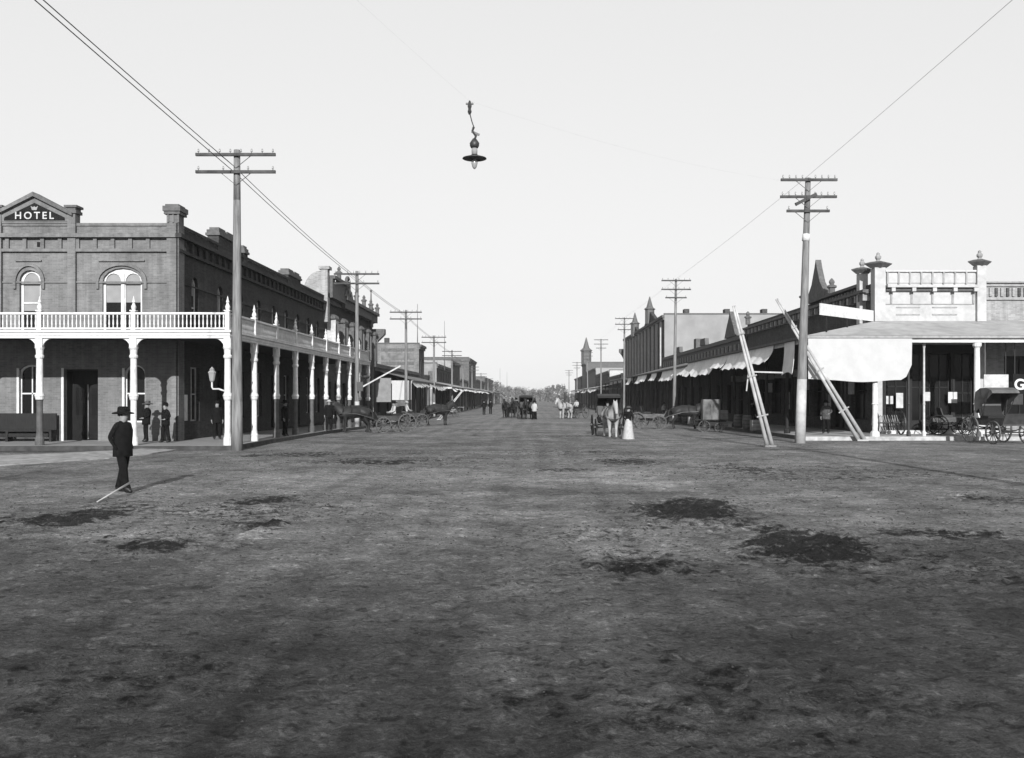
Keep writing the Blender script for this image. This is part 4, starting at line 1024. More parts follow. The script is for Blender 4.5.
def wire(label, pts, r=.02, sag=.35, cat="wire"):
    L = []
    for a, b in zip(pts[:-1], pts[1:]):
        a, b = Vector(a), Vector(b)
        for k in range(14):
            t = k / 14; p = a.lerp(b, t); p.z -= sag * 4 * t * (1 - t) * min(1, (b - a).length / 30); L.append(p)
    L.append(Vector(pts[-1]))
    o = MB().path(L, r, 5).build("overhead_wire", WIREM, smooth=True); return tag(o, label, cat)
L_ = ltop[:6]
for k, (dx, dz, lab, rr) in enumerate(((-.12, -.62, "upper of the two wires running past the hotel corner pole", .015), (-.16, -.80, "lower of the two wires running past the hotel corner pole", .015))):
    wire(lab, [(-11.55 + dx, -8.1, 13.05 + dz * .3)] + [(x + dx, y - .1, z + (dz if i == 0 else dz * .55)) for i, (x, y, z) in enumerate(L_)], rr, .15)
wire("thin wire from the head of the leaning right pole", [(12.55, 6, 12.95), (rtop[0][0], rtop[0][1] - .2, rtop[0][2] + .1)] + [(x, y - .2, z) for x, y, z in rtop[1:4]], .006, .1)

# thin flag poles on the left roofs
for lab, px, y, yt, zb0 in (("thin bare flagpole above the brick sign building", 417.5, 135, 304, 9.2), ("thin bare flagpole above the pale-faced building", 444.5, 160, 321, 6.4), ("thin bare mast far along the left side", 500, 290, 368, 0), ("thin bare mast beyond the far left poles", 507, 330, 372, 0)):
    X_ = PX(px, y); f_ = MB(); z0 = zb0 if zb0 else gz(X_, y) - .1
    f_.tube((X_, y, z0), (X_, y, PZ(yt, y)), .07, .035, 8); o = f_.build("flagpole", POLEW, smooth=True); tag(o, lab, "flagpole")

# ================================================================ HANGING ARC LAMP
ly = 28.0; lx = PX(474.5, ly); q = ly / F
lamp = thing("arc_lamp", "arc street lamp with wide dark reflector hung over the crossing", "street lamp", (lx, ly, PZ(157, ly)))
MB().lathe([(.02, .1), (.09, .1), (.1, .075), (.34, 0), (.35, -.02), (.33, -.03), (.1, .04), (.02, .045)], (lx, ly, PZ(158, ly)), 24).build("reflector", IRON, lamp, smooth=True)
MB().lathe([(.08, 0), (.085, .12), (.08, .2)], (lx, ly, PZ(155, ly)), 12).build("body", STONE, lamp, smooth=True)
MB().lathe([(.1, 0), (.13, .05), (.14, .14), (.1, .2), (.05, .27)], (lx, ly, PZ(148, ly)), 12).build("hood", IRON, lamp, smooth=True)
MB().lathe([(.02, 0), (.06, .05), (.09, .16), (.085, .24), (.05, .28)], (lx, ly, PZ(169, ly)), 12).build("globe", GLASSW, lamp, smooth=True)
h_ = MB(); h_.path([(lx, ly, PZ(140, ly)), (lx + .04, ly, PZ(136, ly)), (lx - .06, ly, PZ(131, ly)), (lx - .02, ly, PZ(127, ly))], .035, 8); h_.bar((lx - .08, ly, PZ(131.5, ly)), (lx + .14, ly, PZ(135, ly)), .05, .06); h_.build("swivel_hook", IRON, lamp)
h_ = MB(); h_.path([(lx - .02, ly, PZ(127, ly)), (lx - .08, ly, PZ(121, ly)), (lx - .13, ly, PZ(114, ly))], .016, 6); h_.build("hanger", IRON, lamp)
h_ = MB(); h_.lathe([(.03, 0), (.06, .08), (.04, .16), (.06, .24), (.05, .32), (.02, .4)], (lx - .14, ly, PZ(114.5, ly)), 8); h_.box(lx - .25, lx - .03, ly - .03, ly + .03, PZ(104.5, ly), PZ(103, ly)); h_.build("pulley", IRON, lamp)
wire("hair-thin span wire that carries the arc lamp", [(-11.55, -8, 12.0), (lx - .14, ly, PZ(101, ly)), (rtop[0][0], rtop[0][1] - .2, rtop[0][2] - .3)], .0008, .5, "wire")

# ================================================================ PEOPLE, HORSES, VEHICLES
def skin_mesh(name, verts, edges, rad, root=0, sub=1):
    me = bpy.data.meshes.new(name); me.from_pydata(verts, edges, [])
    o = bpy.data.objects.new(name, me); col.objects.link(o)
    sk = o.modifiers.new("skin", 'SKIN'); sk.use_smooth_shade = True
    if not me.skin_vertices:
        bm = bmesh.new(); bm.from_mesh(me); bm.verts.layers.skin.verify(); bm.to_mesh(me); bm.free()
    for i, r in enumerate(rad):
        d = me.skin_vertices[0].data[i]; d.radius = (r, r) if not hasattr(r, '__len__') else r; d.use_root = i == root
    sm = o.modifiers.new("sub", 'SUBSURF'); sm.levels = sub; sm.render_levels = sub
    bpy.context.view_layer.update()
    m2 = bpy.data.meshes.new_from_object(o.evaluated_get(bpy.context.evaluated_depsgraph_get()))
    bpy.data.objects.remove(o); m2.name = name
    return m2

class Sk:
    def __init__(self): self.v = []; self.e = []; self.r = []
    def p(self, co, r, par=None):
        self.v.append(tuple(co)); self.r.append(r); i = len(self.v) - 1
        if par is not None: self.e.append((par, i))
        return i
    def chain(self, par, pts):
        for co, r in pts: par = self.p(co, r, par)
        return par

def person(label, loc, rz=0.0, height=1.72, pose="stand", suit=BLACK, top=None, hat="brim", hatm=None, skirt=None, coat=True, step=.0, arms=(0, 0), group=None, lean=0.0, fingers=True):
    """one skinned figure facing -Y; clothing, hat and hair are its parts"""
    top = top or suit
    t = thing("person", label, "person", loc, rz, group)
    s = height / 1.75; k = Sk()
    sit = pose == "sit"
    pel = k.p((0, 0, .95), (.15, .12))
    sp = k.p((0, .01, 1.12), (.145, .11), pel); ch = k.p((0, .0, 1.32), (.17, .125), sp)
    nk = k.p((0, -.005, 1.475), .062, ch); hb = k.p((0, -.015, 1.565), (.075, .085), nk); ht = k.p((0, -.01, 1.66), (.082, .095), hb); k.p((0, 0, 1.735), (.055, .065), ht)
    nose = k.p((0, -.105, 1.585), .014, hb)
    for sx in (-1, 1): k.p((sx * .088, .005, 1.6), .016, hb)
    hands = []
    for sx, bend in zip((-1, 1), arms):
        sh = k.p((sx * .185, .0, 1.415), .068, ch)
        if sit: el, wr, hd = (sx * .25, -.06, 1.16), (sx * .16, -.28, 1.08), (sx * .13, -.36, 1.08)
        elif bend == 3: el, wr, hd = (sx * .29, .09, 1.16), (sx * .25, .0, .98), (sx * .215, -.05, .9)
        elif bend == 1: el, wr, hd = (sx * .29, .06, 1.16), (sx * .2, -.13, 1.05), (sx * .13, -.19, 1.03)
        elif bend == 2: el, wr, hd = (sx * .27, -.05, 1.15), (sx * .24, -.3, 1.1), (sx * .22, -.39, 1.11)
        else: el, wr, hd = (sx * .245, .04, 1.14), (sx * .255, -.03, .9), (sx * .25, -.055, .815)
        e_ = k.p(el, .052, sh); w_ = k.p(wr, (.033, .03), e_); h_ = k.p(hd, (.036, .024), w_); hands.append(Vector(hd))
        if bend == 3: hands.pop()
        if fingers and bend != 3:
            d = (Vector(hd) - Vector(wr)).normalized(); sd = Vector((0, 1, 0)) if abs(d.y) < .7 else Vector((0, 0, 1))
            for q, ln in zip((-.027, -.009, .009, .027), (.075, .088, .082, .062)):
                b0_ = Vector(hd) + d * .02 + sd * q; b1 = b0_ + d * ln * .55 + Vector((-sx * .01, 0, 0)); b2 = b1 + d * ln * .4 + Vector((-sx * .028, -.004, 0))
                k.chain(h_, [(b0_, .012), (b1, .0095), (b2, .008)])
            tb = Vector(wr).lerp(Vector(hd), .55) - sd * .035; k.chain(h_, [(tb, .013), (tb + d * .035 - sd * .025, .011), (tb + d * .065 - sd * .03, .009)])
    for sx in (-1, 1):
        st_ = step * sx
        hp = k.p((sx * .095, 0, .9), .105, pel)
        if sit: kn, an, to = (sx * .13, -.44, .93), (sx * .13, -.46, .5), (sx * .14, -.62, .45)
        else: kn, an, to = (sx * .115, -.015 + st_ * .5, .5), (sx * .12, .02 + st_, .09), (sx * .14, -.15 + st_, .045)
        kn_ = k.p(kn, .092, hp); an_ = k.p(an, .066, kn_); k.p(to, (.042, .035), an_); k.p((an[0], an[1] + .06, an[2] - .045), .04, an_)
    V = [(x * s, y * s + lean * max(0, z - .9), z * s) for x, y, z in k.v]
    me = skin_mesh("body", V, k.e, [tuple(q * s for q in r) if hasattr(r, '__len__') else r * s for r in k.r])
    for m in (suit, SKIN, BOOT, LIGHTC, top): me.materials.append(m)
    hs = [h * s for h in hands]
    for p in me.polygons:
        c = Vector(p.center); z = c.z / s
        if z > 1.49: p.material_index = 1
        elif z > 1.43 and abs(c.x) < .05 and c.y < -.03: p.material_index = 3
        elif any((Vector((c.x, c.y - lean * max(0, c.z / s - .9), c.z)) - h).length < .1 * s for h in hs): p.material_index = 1
        elif not sit and z < .11: p.material_index = 2
        elif sit and z < .56: p.material_index = 2
        elif z > 1.0: p.material_index = 4
    body = bpy.data.objects.new("body", me); col.objects.link(body); body.parent = t
    ln = lambda z: lean * max(0, z / s - .9)
    def part(name, prof, m, sx=1, sy=1, n=16, cy=0):
        b = MB(); b.lathe([(r * s, z * s) for r, z in prof], (0, cy * s, 0), n, sx, sy)
        b.v = [(x, y + ln(z), z) for x, y, z in b.v]
        o = b.build(name, m, t, smooth=True, world=False); return o
    part("hair", [(.084, 1.6), (.094, 1.66), (.09, 1.71), (.05, 1.765), (.01, 1.775)], HAIR, 1, 1.12, 12, .016)
    ey = MB()
    for sx in (-1, 1): ey.lathe([(.004, -.012), (.012, -.006), (.012, .006), (.004, .012)], (sx * .032 * s, -.088 * s + ln(1.63 * s), 1.635 * s), 6)
    ey.build("eyes", HAIR, t, world=False)
    hm = hatm or suit
    if hat == "brim": part("hat", [(.098, 1.665), (.195, 1.64), (.215, 1.645), (.2, 1.672), (.112, 1.692), (.106, 1.75), (.098, 1.785), (.07, 1.8), (.02, 1.79)], hm, .95, 1.1)
    elif hat == "bowler": part("hat", [(.1, 1.665), (.14, 1.668), (.15, 1.682), (.11, 1.685), (.106, 1.74), (.08, 1.785), (.02, 1.805)], hm, .95, 1.12)
    elif hat == "straw": part("hat", [(.1, 1.67), (.2, 1.665), (.2, 1.68), (.1, 1.685), (.098, 1.765), (.01, 1.775)], hm, .95, 1.05)
    if coat and not sit:
        part("coat", [(.215, .76), (.225, .765), (.222, .9), (.215, 1.05), (.226, 1.2), (.23, 1.3), (.212, 1.37), (.17, 1.425), (.115, 1.465), (.07, 1.5)], top, 1, .76, 18, .005)
    if skirt:
        b = MB(); n = 28; prof = [(.31, .015), (.30, .1), (.26, .4), (.215, .75), (.165, .98), (.13, 1.08)]; v = []; f = []
        for r, z in prof:
            for i in range(n):
                a = 2 * math.pi * i / n; rr = r * (1 + (.12 if i % 2 else -.1) * (1.15 - z)); v.append((rr * s * math.cos(a), rr * s * math.sin(a) * .9 + .05 * s * (1 - z), z * s))
        for q in range(len(prof) - 1):
            for i in range(n): f.append((q * n + i, q * n + (i + 1) % n, (q + 1) * n + (i + 1) % n, (q + 1) * n + i))
        b.add(v, f); b.build("skirt", skirt, t, smooth=True, world=False)
    return t

def horse_mesh(m, head=0.0):
    k = Sk()
    br = k.p((0, -.05, 1.2), (.36, .40))
    lo = k.p((0, .35, 1.24), (.34, .36), br); ru = k.p((0, .7, 1.26), (.34, .36), lo); k.p((0, .98, 1.16), (.2, .26), ru)
    ch = k.p((0, -.46, 1.18), (.31, .42), br); cf = k.p((0, -.7, 1.22), (.23, .34), ch)
    nb_ = k.p((0, -.84, 1.44), (.18, .29), cf); nm = k.p((0, -1.02, 1.66 - head), (.13, .22), nb_); po = k.p((0, -1.16, 1.83 - head * 1.6), (.11, .15), nm)
    fa_ = k.p((0, -1.3, 1.7 - head * 1.8), (.115, .15), po); mz = k.p((0, -1.46, 1.44 - head * 2), (.08, .095), fa_); k.p((0, -1.5, 1.36 - head * 2), (.075, .075), mz)
    for sx in (-1, 1):
        k.chain(po, [((sx * .065, -1.12, 1.94 - head * 1.6), .035), ((sx * .08, -1.13, 2.05 - head * 1.6), .014)])
        k.chain(ch, [((sx * .18, -.54, .98), (.14, .2)), ((sx * .18, -.48, .76), .11), ((sx * .165, -.51, .46), .072), ((sx * .165, -.5, .3), .05), ((sx * .165, -.51, .14), .058), ((sx * .165, -.56, .05), (.075, .065))])
        k.chain(ru, [((sx * .19, .74, 1.0), (.18, .27)), ((sx * .18, .62, .8), .14), ((sx * .17, .9, .52), .078), ((sx * .165, .88, .32), .055), ((sx * .165, .85, .14), .06), ((sx * .165, .8, .05), (.075, .065))])
    return skin_mesh("horse_body", k.v, k.e, k.r)
HM = {}
def horse(label, loc, rz, m, harness=True, head=0.0, scale=1.0, group=None):
    key = (m.name, head)
    if key not in HM:
        HM[key] = horse_mesh(m, head); HM[key].materials.append(m)
    t = thing("horse", label, "horse", loc, rz, group); t.scale = (scale,) * 3
    b = bpy.data.objects.new("body", HM[key]); col.objects.link(b); b.parent = t
    tl = MB(); tl.path([(0, 1.05, 1.3), (0, 1.17, 1.2), (0, 1.2, .95), (0, 1.17, .65), (0, 1.16, .5)], [.04, .06, .075, .06, .02], 8)
    hm = HAIR if m is DARKH else LIGHTC
    tl.build("tail", hm, t, smooth=True, world=False)
    mn = MB(); mn.path([(0, -1.08, 1.95 - head * 1.6), (0, -.92, 1.84 - head), (0, -.74, 1.68 - head * .4), (0, -.56, 1.52)], [.04, .07, .07, .04], 6); mn.build("mane", hm, t, smooth=True, world=False)
    if harness:
        h = MB()
        for (cy, cz, rx, rz_) in ((-.68, 1.25, .29, .38), (-.2, 1.2, .35, .39)):
            pts = [(rx * math.cos(a), cy + .06 * math.sin(a), cz + rz_ * math.sin(a)) for a in [2 * math.pi * i / 16 for i in range(17)]]
            h.path(pts, .035, 6)
        for sx in (-1, 1): h.path([(sx * .3, -.62, 1.15), (sx * .33, 0, 1.12), (sx * .3, .9, 1.0)], .02, 6)
        h.path([(0, -.2, 1.58), (0, .35, 1.585), (0, .9, 1.48)], .02, 6)
        h.build("harness", BOOT, t, world=False)
    return t

def wheel(parent, x, y, r, m=None, nsp=12):
    w = MB(); n = 28; ro, ri, wd = r, r * .9, .028
    v = []; f = []
    for i in range(n):
        a = 2 * math.pi * i / n
        for rr, dx in ((ro, -wd), (ro, wd), (ri, wd), (ri, -wd)): v.append((x + dx, y + rr * math.cos(a), r + rr * math.sin(a)))
    for i in range(n):
        j = (i + 1) % n
        for q in range(4): f.append((4 * i + q, 4 * i + (q + 1) % 4, 4 * j + (q + 1) % 4, 4 * j + q))
    w.add(v, f); wo = w.build("wheel", m or RIM, parent, world=False)
    sp = MB()
    for i in range(nsp):
        a = 2 * math.pi * i / nsp; sp.tube((x, y + .05 * math.cos(a), r + .05 * math.sin(a)), (x, y + ri * math.cos(a), r + ri * math.sin(a)), .02, .016, 5)
    so = sp.build("spokes", m or RIM, wo, world=False); so["kind"] = "stuff"
    MB().tube((x - .12, y, r), (x + .12, y, r), .07, .06, 10).build("hub", WAGON, wo, world=False)
def buggy(label, loc, rz, hood=False, flat=False, m=None, hm=None, wm=None, shafts=True, scale=1.0, cat="buggy", name="buggy", group=None):
    m = m or WAGON
    t = thing(name, label, cat, loc, rz, group); t.scale = (scale,) * 3
    for sx in (-1, 1): wheel(t, sx * .74, -.72, .46, wm); wheel(t, sx * .74, .72, .56, wm)
    a = MB(); a.tube((-.7, -.72, .46), (.7, -.72, .46), .03); a.tube((-.7, .72, .56), (.7, .72, .56), .03); a.bar((0, -.72, .5), (0, .72, .58), .07, .06)
    for y_, z_ in ((-.72, .49), (.72, .59)): a.path([(-.5, y_, z_ + .12), (-.25, y_, z_ + .04), (0, y_, z_ + .02), (.25, y_, z_ + .04), (.5, y_, z_ + .12)], .03, 6)
    a.build("undercarriage", IRON, t, world=False)
    b = MB()
    if flat:
        b.box(-.85, .85, -1.5, 1.6, 1.13, 1.2)
        for i in range(6): b.bar((-.88, -1.4 + i * .56, 1.11), (.88, -1.4 + i * .56, 1.11), .1, .05)
        b.bar((-.45, -1.4, 1.06), (-.45, 1.5, 1.06), .08, .1); b.bar((.45, -1.4, 1.06), (.45, 1.5, 1.06), .08, .1); b.box(-.5, .5, -.8, .8, .62, 1.04)
    else:
        b.box(-.48, .48, -.95, .95, .72, .78)
        for sx in (-1, 1): b.box(*sorted((sx * .48, sx * .45)), -.95, .95, .783, .98)
        b.box(-.448, .448, .92, .95, .783, 1.0); b.prism([(-.95, .78), (-1.15, 1.2), (-1.12, 1.2), (-.9, .78)], (-.48, 0, 0), (0, 1, 0), (0, 0, 1), (.96, 0, 0))
    b.build("body", m, t, world=False)
    if not flat:
        s = MB(); s.box(-.5, .5, -.1, .42, .99, 1.1); s.box(-.46, .46, -.05, .4, .784, .987); so = s.build("seat", BOOT, t, world=False)
        s = MB(); s.prism([(.4, 1.1), (.52, 1.5), (.58, 1.5), (.46, 1.1)], (-.5, 0, 0), (0, 1, 0), (0, 0, 1), (1.0, 0, 0)); s.build("backrest", BOOT, t, world=False)
    if hood:
        h = MB(); pts = []
        prof = [(.62, 1.2), (.66, 1.7), (.58, 2.05), (.3, 2.2), (-.1, 2.22), (-.42, 2.12), (-.5, 2.0)]
        v = []; f = []; nn = len(prof)
        for x_ in (-.6, .6):
            for y_, z_ in prof: v.append((x_, y_, z_))
        for i in range(nn - 1): f.append((i, i + 1, nn + i + 1, nn + i))
        for o_ in (0, nn): f.append(tuple(o_ + i for i in range(nn)))
        h.add(v, f); h.build("hood", hm or BOOT, t, world=False)
        for sx in (-1, 1):
            MB().path([(sx * .52, .2, 1.1), (sx * .612, -.05, 1.6), (sx * .612, -.3, 2.1)], .018, 5).build("hood_bow", IRON, t, world=False); MB().path([(sx * .52, .25, 1.1), (sx * .612, .2, 2.2)], .018, 5).build("hood_bow", IRON, t, world=False)
    if shafts:
        h = MB()
        for sx in (-1, 1): h.path([(sx * .35, -.75, .6), (sx * .42, -1.3, .85), (sx * .4, -2.2, 1.1), (sx * .36, -3.2, 1.15)], .03, 6)
        h.bar((-.42, -1.25, .83), (.42, -1.25, .83), .05, .05); h.build("shafts", m, t, world=False)
    return t

# the man in the road, and the stick at his feet
mx_, my_ = PX(123, 20.8), 20.8
person("man in black coat and wide hat standing alone in the road", (mx_, my_, GH(mx_, my_)), R(72), 1.8, suit=BLACK, hat="brim", step=.2, arms=(3, 3))
a0, a1 = Vector((PX(97, 18.9), 18.9, GH(PX(97, 18.9), 18.9) + .02)), Vector((PX(132, 20.42), 20.42, PZ(481.5, 20.42)))
st = MB(); st.tube(a0, a1, .012, .026, 8); tag(st.build("stick", LIME, smooth=True), "pale stick slanting up from the ground before the man's boots", "stick")
# men on the hotel walk
person("man in dark suit and pale hat leaning near the white column", (PX(146, 40.9), 40.9, .15), R(-60), 1.7, hat="brim", hatm=GREYC, suit=BLACK, arms=(1, 1), lean=.08)
person("shorter man in bowler hat by the hotel corner pier", (PX(165.5, 40.3), 40.3, .15), R(-40), 1.64, hat="bowler", suit=BLACK, arms=(0, 1), step=.1)
person("dark figure standing behind the lamp bracket on hotel walk", (PX(217, 43.5), 43.5, .15), R(30), 1.7, hat="bowler", suit=BLACK)
person("dark figure behind the third verandah column from corner", (PX(285, 47), 47, .15), R(80), 1.72, hat="brim", suit=BLACK)
person("dark figure at the kerb beside the parked horse", (PX(329, 54.5), 54.5, gz(PX(329, 54.5), 54.5) + .15), R(20), 1.75, hat="straw", hatm=LIGHTC, suit=BLACK)
# dark settle in the hotel's left bay
se = thing("settle_bench", "long dark wooden bench under the hotel's left verandah bay", "bench", (-21, 41.6, .15))
MB().box(-24.2, -20.35, 41.35, 41.8, .58, .64).build("seat", DARKW, se); MB().box(-24.2, -20.35, 41.81, 41.87, .4, 1.35).build("backrest", DARKW, se)
for x_ in (-24.15, -22.3, -20.45): MB().box(x_, x_ + .1, 41.36, 41.8, .15, .577).build("leg", DARKW, se)
MB().box(-24.0, -20.5, 41.4, 41.46, .35, .5).build("stretcher", DARKW, se)

def G0(px, Y): x = PX(px, Y); return (x, Y, gz(x, Y))
def seat_at(loc, rz, sx=0.0, sc=1.0):                      # driver position on a buggy seat
    v = Matrix.Rotation(rz, 4, 'Z') @ Vector((sx, .18, .13)); return (loc[0] + v.x, loc[1] + v.y, loc[2] + v.z)
def team(loc, rz, dist=2.5):
    v = Matrix.Rotation(rz, 4, 'Z') @ Vector((0, -dist, 0)); x, y = loc[0] + v.x, loc[1] + v.y; return (x, y, gz(x, y))
# left side, parked
b1 = G0(391, 57); buggy("open buggy with pale wheels at the kerb beyond the hotel", b1, R(-62), wm=mat("pale_wheel", .075, .7, .3, 8))
horse("dark horse harnessed to the kerbside buggy by the hotel", team(b1, R(-62), 2.3), R(-62), DARKH, head=.1)
person("driver in white shirt sitting on the kerbside buggy", seat_at(b1, R(-62)), R(-62), 1.7, "sit", BLACK, LIGHTC, "brim", hatm=BLACK)
b2 = G0(409, 70); buggy("second open buggy parked behind the first, left side", b2, R(118), wm=mat("pale_wheel", .1))
horse("dark horse harnessed to the second left buggy", team(b2, R(118), 2.3), R(118), DARKH, head=.1)
person("passenger in pale shirt on the second left buggy", seat_at(b2, R(118)), R(118), 1.68, "sit", GREYC, LIGHTC, "straw", hatm=LIGHTC)
b3 = G0(450, 112); buggy("flat dray standing by the whitewashed pole foot", b3, R(100), flat=True, m=mat("dray_wood", .12, .8, .3, 4), shafts=False, cat="dray", name="dray")
# middle of the street
for i, (px, Y) in enumerate(((514, 99), (526, 92))):
    b = G0(px, Y); w_ = ("left", "right")[i]; rz_ = R((-8, 6)[i])
    buggy("%s of the two dark buggies coming down mid street" % w_, b, rz_, hood=i == 1)
    person("driver of the %s buggy mid street" % w_, seat_at(b, rz_, .2), rz_, 1.8, "sit", BLACK, BLACK, "brim")
    if i == 0: person("passenger of the left buggy mid street", seat_at(b, rz_, -.24), rz_, 1.7, "sit", BLACK, GREYC, "bowler")
    for sx in (-.42, .42):
        v = Matrix.Rotation(rz_, 4, 'Z') @ Vector((sx, -2.5, 0)); x_, y_ = b[0] + v.x, b[1] + v.y
        horse("%s dark horse of the %s mid street team" % (("left" if sx < 0 else "right"), w_), (x_, y_, gz(x_, y_)), rz_, DARKH, head=.05 if sx < 0 else 0.0)
p_ = G0(534.5, 88); person("person in white top walking beside the mid street buggies", p_, R(160), 1.72, "stand", BLACK, LIGHTC, "brim", step=.12)
for px, Y, lab in ((484, 116, "left of two dark figures far off on the left"), (490.5, 119, "right of two dark figures far off on the left")):
    person(lab, G0(px, Y), R(20), 1.75, suit=BLACK, hat="brim", step=.08)
# right side
b = G0(575.5, 96.5); buggy("small open buggy with the far white horse", b, R(-38), hood=False)
horse("far white horse standing side-on mid street", team(G0(571, 93), R(-38), 1.0), R(-38), WHITEH, scale=1.0)
person("dark driver on the buggy behind the far white horse", seat_at(b, R(-38)), R(-38), 1.8, "sit", BLACK, LIGHTC, "brim", hatm=BLACK)
b = G0(608, 52); buggy("dark hooded buggy behind the near white horse", b, R(4), hood=True)
horse("white horse facing down the street beside the woman", (PX(612, 48.0), 48.6, gz(4, 48.6)), R(6), WHITEH, head=.08)
person("driver in dark hat on the buggy behind the white horse", seat_at(b, R(4)), R(4), 1.72, "sit", BLACK, GREYC, "brim")
person("woman in dark jacket and long white skirt beside white horse", (PX(628.5, 47.2), 47.2, GH(PX(628.5, 47.2), 47.2)), R(150), 1.6, suit=GREYC, top=BLACK, hat="straw", hatm=GREYC, skirt=LIGHTC, coat=False, arms=(1, 1))
b = G0(650, 64); buggy("open buggy with light seat rail near the slender pole", b, R(75), m=mat("worn_wagon", .08, .7, .3, 5))
horse("dark horse standing near the slender telegraph pole", team(b, R(75), 2.4), R(75), DARKH, head=.15)
dl = (PX(712, 58), 58.3, gz(10.7, 58.3)); buggy("dark flat dray before the shop blinds, case on top", dl, R(86), flat=True, m=DARKW, shafts=False, scale=.62, cat="dray", name="dray")
cs = thing("packing_case", "tall pale packing case standing on the dark flat dray", "case", (dl[0], dl[1], dl[2] + .744))
MB().box(dl[0] - .55, dl[0] + .5, dl[1] - .3, dl[1] + .3, dl[2] + .75, dl[2] + 1.95).build("box", mat("case_wood", .12, .85, .5, 1.6, stain=.4), cs)
for x_ in (-.55, -.05, .42): MB().box(dl[0] + x_, dl[0] + x_ + .08, dl[1] - .325, dl[1] - .302, dl[2] + .75, dl[2] + 1.95).build("batten", STONED, cs)
# hooded buggy at the right edge and goods in front of the shop
buggy("hooded buggy with empty shafts standing at the right edge", (PX(998, 43.5), 43.5, -.02), R(10), hood=True, hm=mat("worn_hood", .08, .7, .3, 3), shafts=False, scale=1.12)
buggy("dark new buggy on the walk before the shop window", (PX(948, 49.0), 48.9, .16), R(80), hood=False, shafts=False, scale=.9, wm=DARK)
hr = thing("hay_rake", "iron hay rake with curved tines by the white post", "hay rake", (PX(888, 48.6), 48.6, .16))
for sx in (-.65, .65): wheel(hr, sx, 0, .6, IRON, 10)
MB().tube((-.65, 0, .6), (.65, 0, .6), .035).build("axle", IRON, hr, world=False)
for i in range(10):
    x_ = -.52 + i * .115
    MB().path([(x_, .02, .66)] + [(x_, .1 + .5 * math.sin(a), .55 + .45 * math.cos(a)) for a in (.3, .9, 1.5, 2.1, 2.6)], .014, 5).build("tine", STONE, hr, world=False)
bar0 = None
def barrel(label, x, y, h=.85):
    t = thing("barrel", label, "barrel", (x, y, gz(12, y) + .16))
    MB().lathe([(.24, 0), (.29, h * .25), (.31, h * .5), (.29, h * .75), (.24, h)], (0, 0, 0), 14).build("staves", mat("barrel_wood", .1, .8, .3, 4, stretch=(6, 6, 1)), t, smooth=True, world=False)
    for z in (.12, .38, .62, .88): MB().lathe([(.27 + .04 * math.sin(z * math.pi), h * z - .02), (.275 + .04 * math.sin(z * math.pi), h * z + .02)], (0, 0, 0), 14).build("hoop", IRON, t, world=False)
for i, (px, y) in enumerate(((676, 84), (683, 80), (735, 62), (744, 58))): barrel(("barrel beside the slender pole, farther one", "barrel beside the slender pole, nearer one", "barrel left of the leaning white pole's crossbar", "barrel just behind the leaning white pole")[i], PX(px, y) + .2, y)
def crate(label, x, y, w, h, m):
    t = thing("crate", label, "crate", (x, y, gz(12, y) + .16)); z = gz(12, y) + .16
    MB().box(x - w / 2, x + w / 2, y - .3, y + .3, z, z + h).build("box", m, t)
    for q in (.1, .5, .82): MB().box(x - w / 2 - .01, x + w / 2 + .01, y - .325, y - .302, z + h * q, z + h * q + .07).build("slat", STONE, t)
CRW = mat("crate_wood", .2, .85, .3, 3, stain=.3)
crate("light wooden crate on the walk under the third blind", PX(690, 74) + .3, 74, .9, .8, CRW); crate("low wooden crate near the shop door under blinds", PX(758, 56), 56, .8, .6, CRW); crate("tall crate by the verandah posts near the dray", PX(722, 66), 66, .7, 1.1, CRW)
for px, y, rz_, lab, tp in ((664, 92, 40, "man in shirt sleeves under the far blinds, right walk", LIGHTC), (701, 72, -60, "dark man standing under the blinds behind the dray", BLACK), (752, 60, 120, "dark man in doorway behind the leaning white pole", BLACK), (826, 50.2, -30, "dark man in the shade below the canvas blind", GREYC)):
    x_ = PX(px, y); person(lab, (x_, y, gz(12, y) + .16), R(rz_), 1.72, suit=BLACK, top=tp, hat="brim", arms=(0, 1), coat=tp is not LIGHTC)
for yy, z0, z1, w_ in ((54.2, 2.2, 3.0, 1.0), (58.4, 1.0, 2.2, .5), (63.0, 2.5, 3.2, 1.4), (67.6, 1.2, 2.4, .5), (72.5, 2.4, 3.1, 1.2), (77, 1.0, 2.6, .6)):
    MB().box(XA - .06, XA - .03, yy, yy + w_, z0, z1).build("notice", WHITE2, shop); MB().box(XA - 1.8, XA - .7, yy + 1.8, yy + 1.84, 3.3, 3.75).build("hanging_sign", WHITE2, shop)
# whitened poles leaning over the right walk
def lean_pole(label, p0, p1, w, extra=None, cat="pole"):
    t = thing("leaning_pole", label, cat, p0); p0, p1 = Vector(p0), Vector(p1)
    d = (p1 - p0).normalized(); sd = Vector((1, 0, 0)) - d * d.x; sd.normalize()
    for s in (-1, 1):
        m = MB(); m.tube(p0 + sd * s * w * .8, p1 + sd * s * .04, w * .66, .04, 10); m.build("spar", LIME, t, smooth=True)
    m = MB()
    for q in (.22, .5, .8):
        c = p0.lerp(p1, q); ww = w * 1.5 * (1 - q) + .09; m.bar(c - sd * ww + Vector((0, -.09, 0)), c + sd * ww + Vector((0, -.09, 0)), .02, .06)
    m.build("cleat", STONE, t)
    m = MB(); m.box(p0.x - w - .1, p0.x + w + .1, p0.y - .15, p0.y + .15, p0.z - .1, p0.z + .07); m.build("foot", LIME, t)
    return t
y1_ = 40.0
lp = lean_pole("white double pole leaning before the shop blinds, with a crossbar", (PX(770, y1_), y1_, GH(PX(770, y1_), y1_)), (PX(735.5, y1_), y1_ + .3, PZ(305, y1_)), .13)
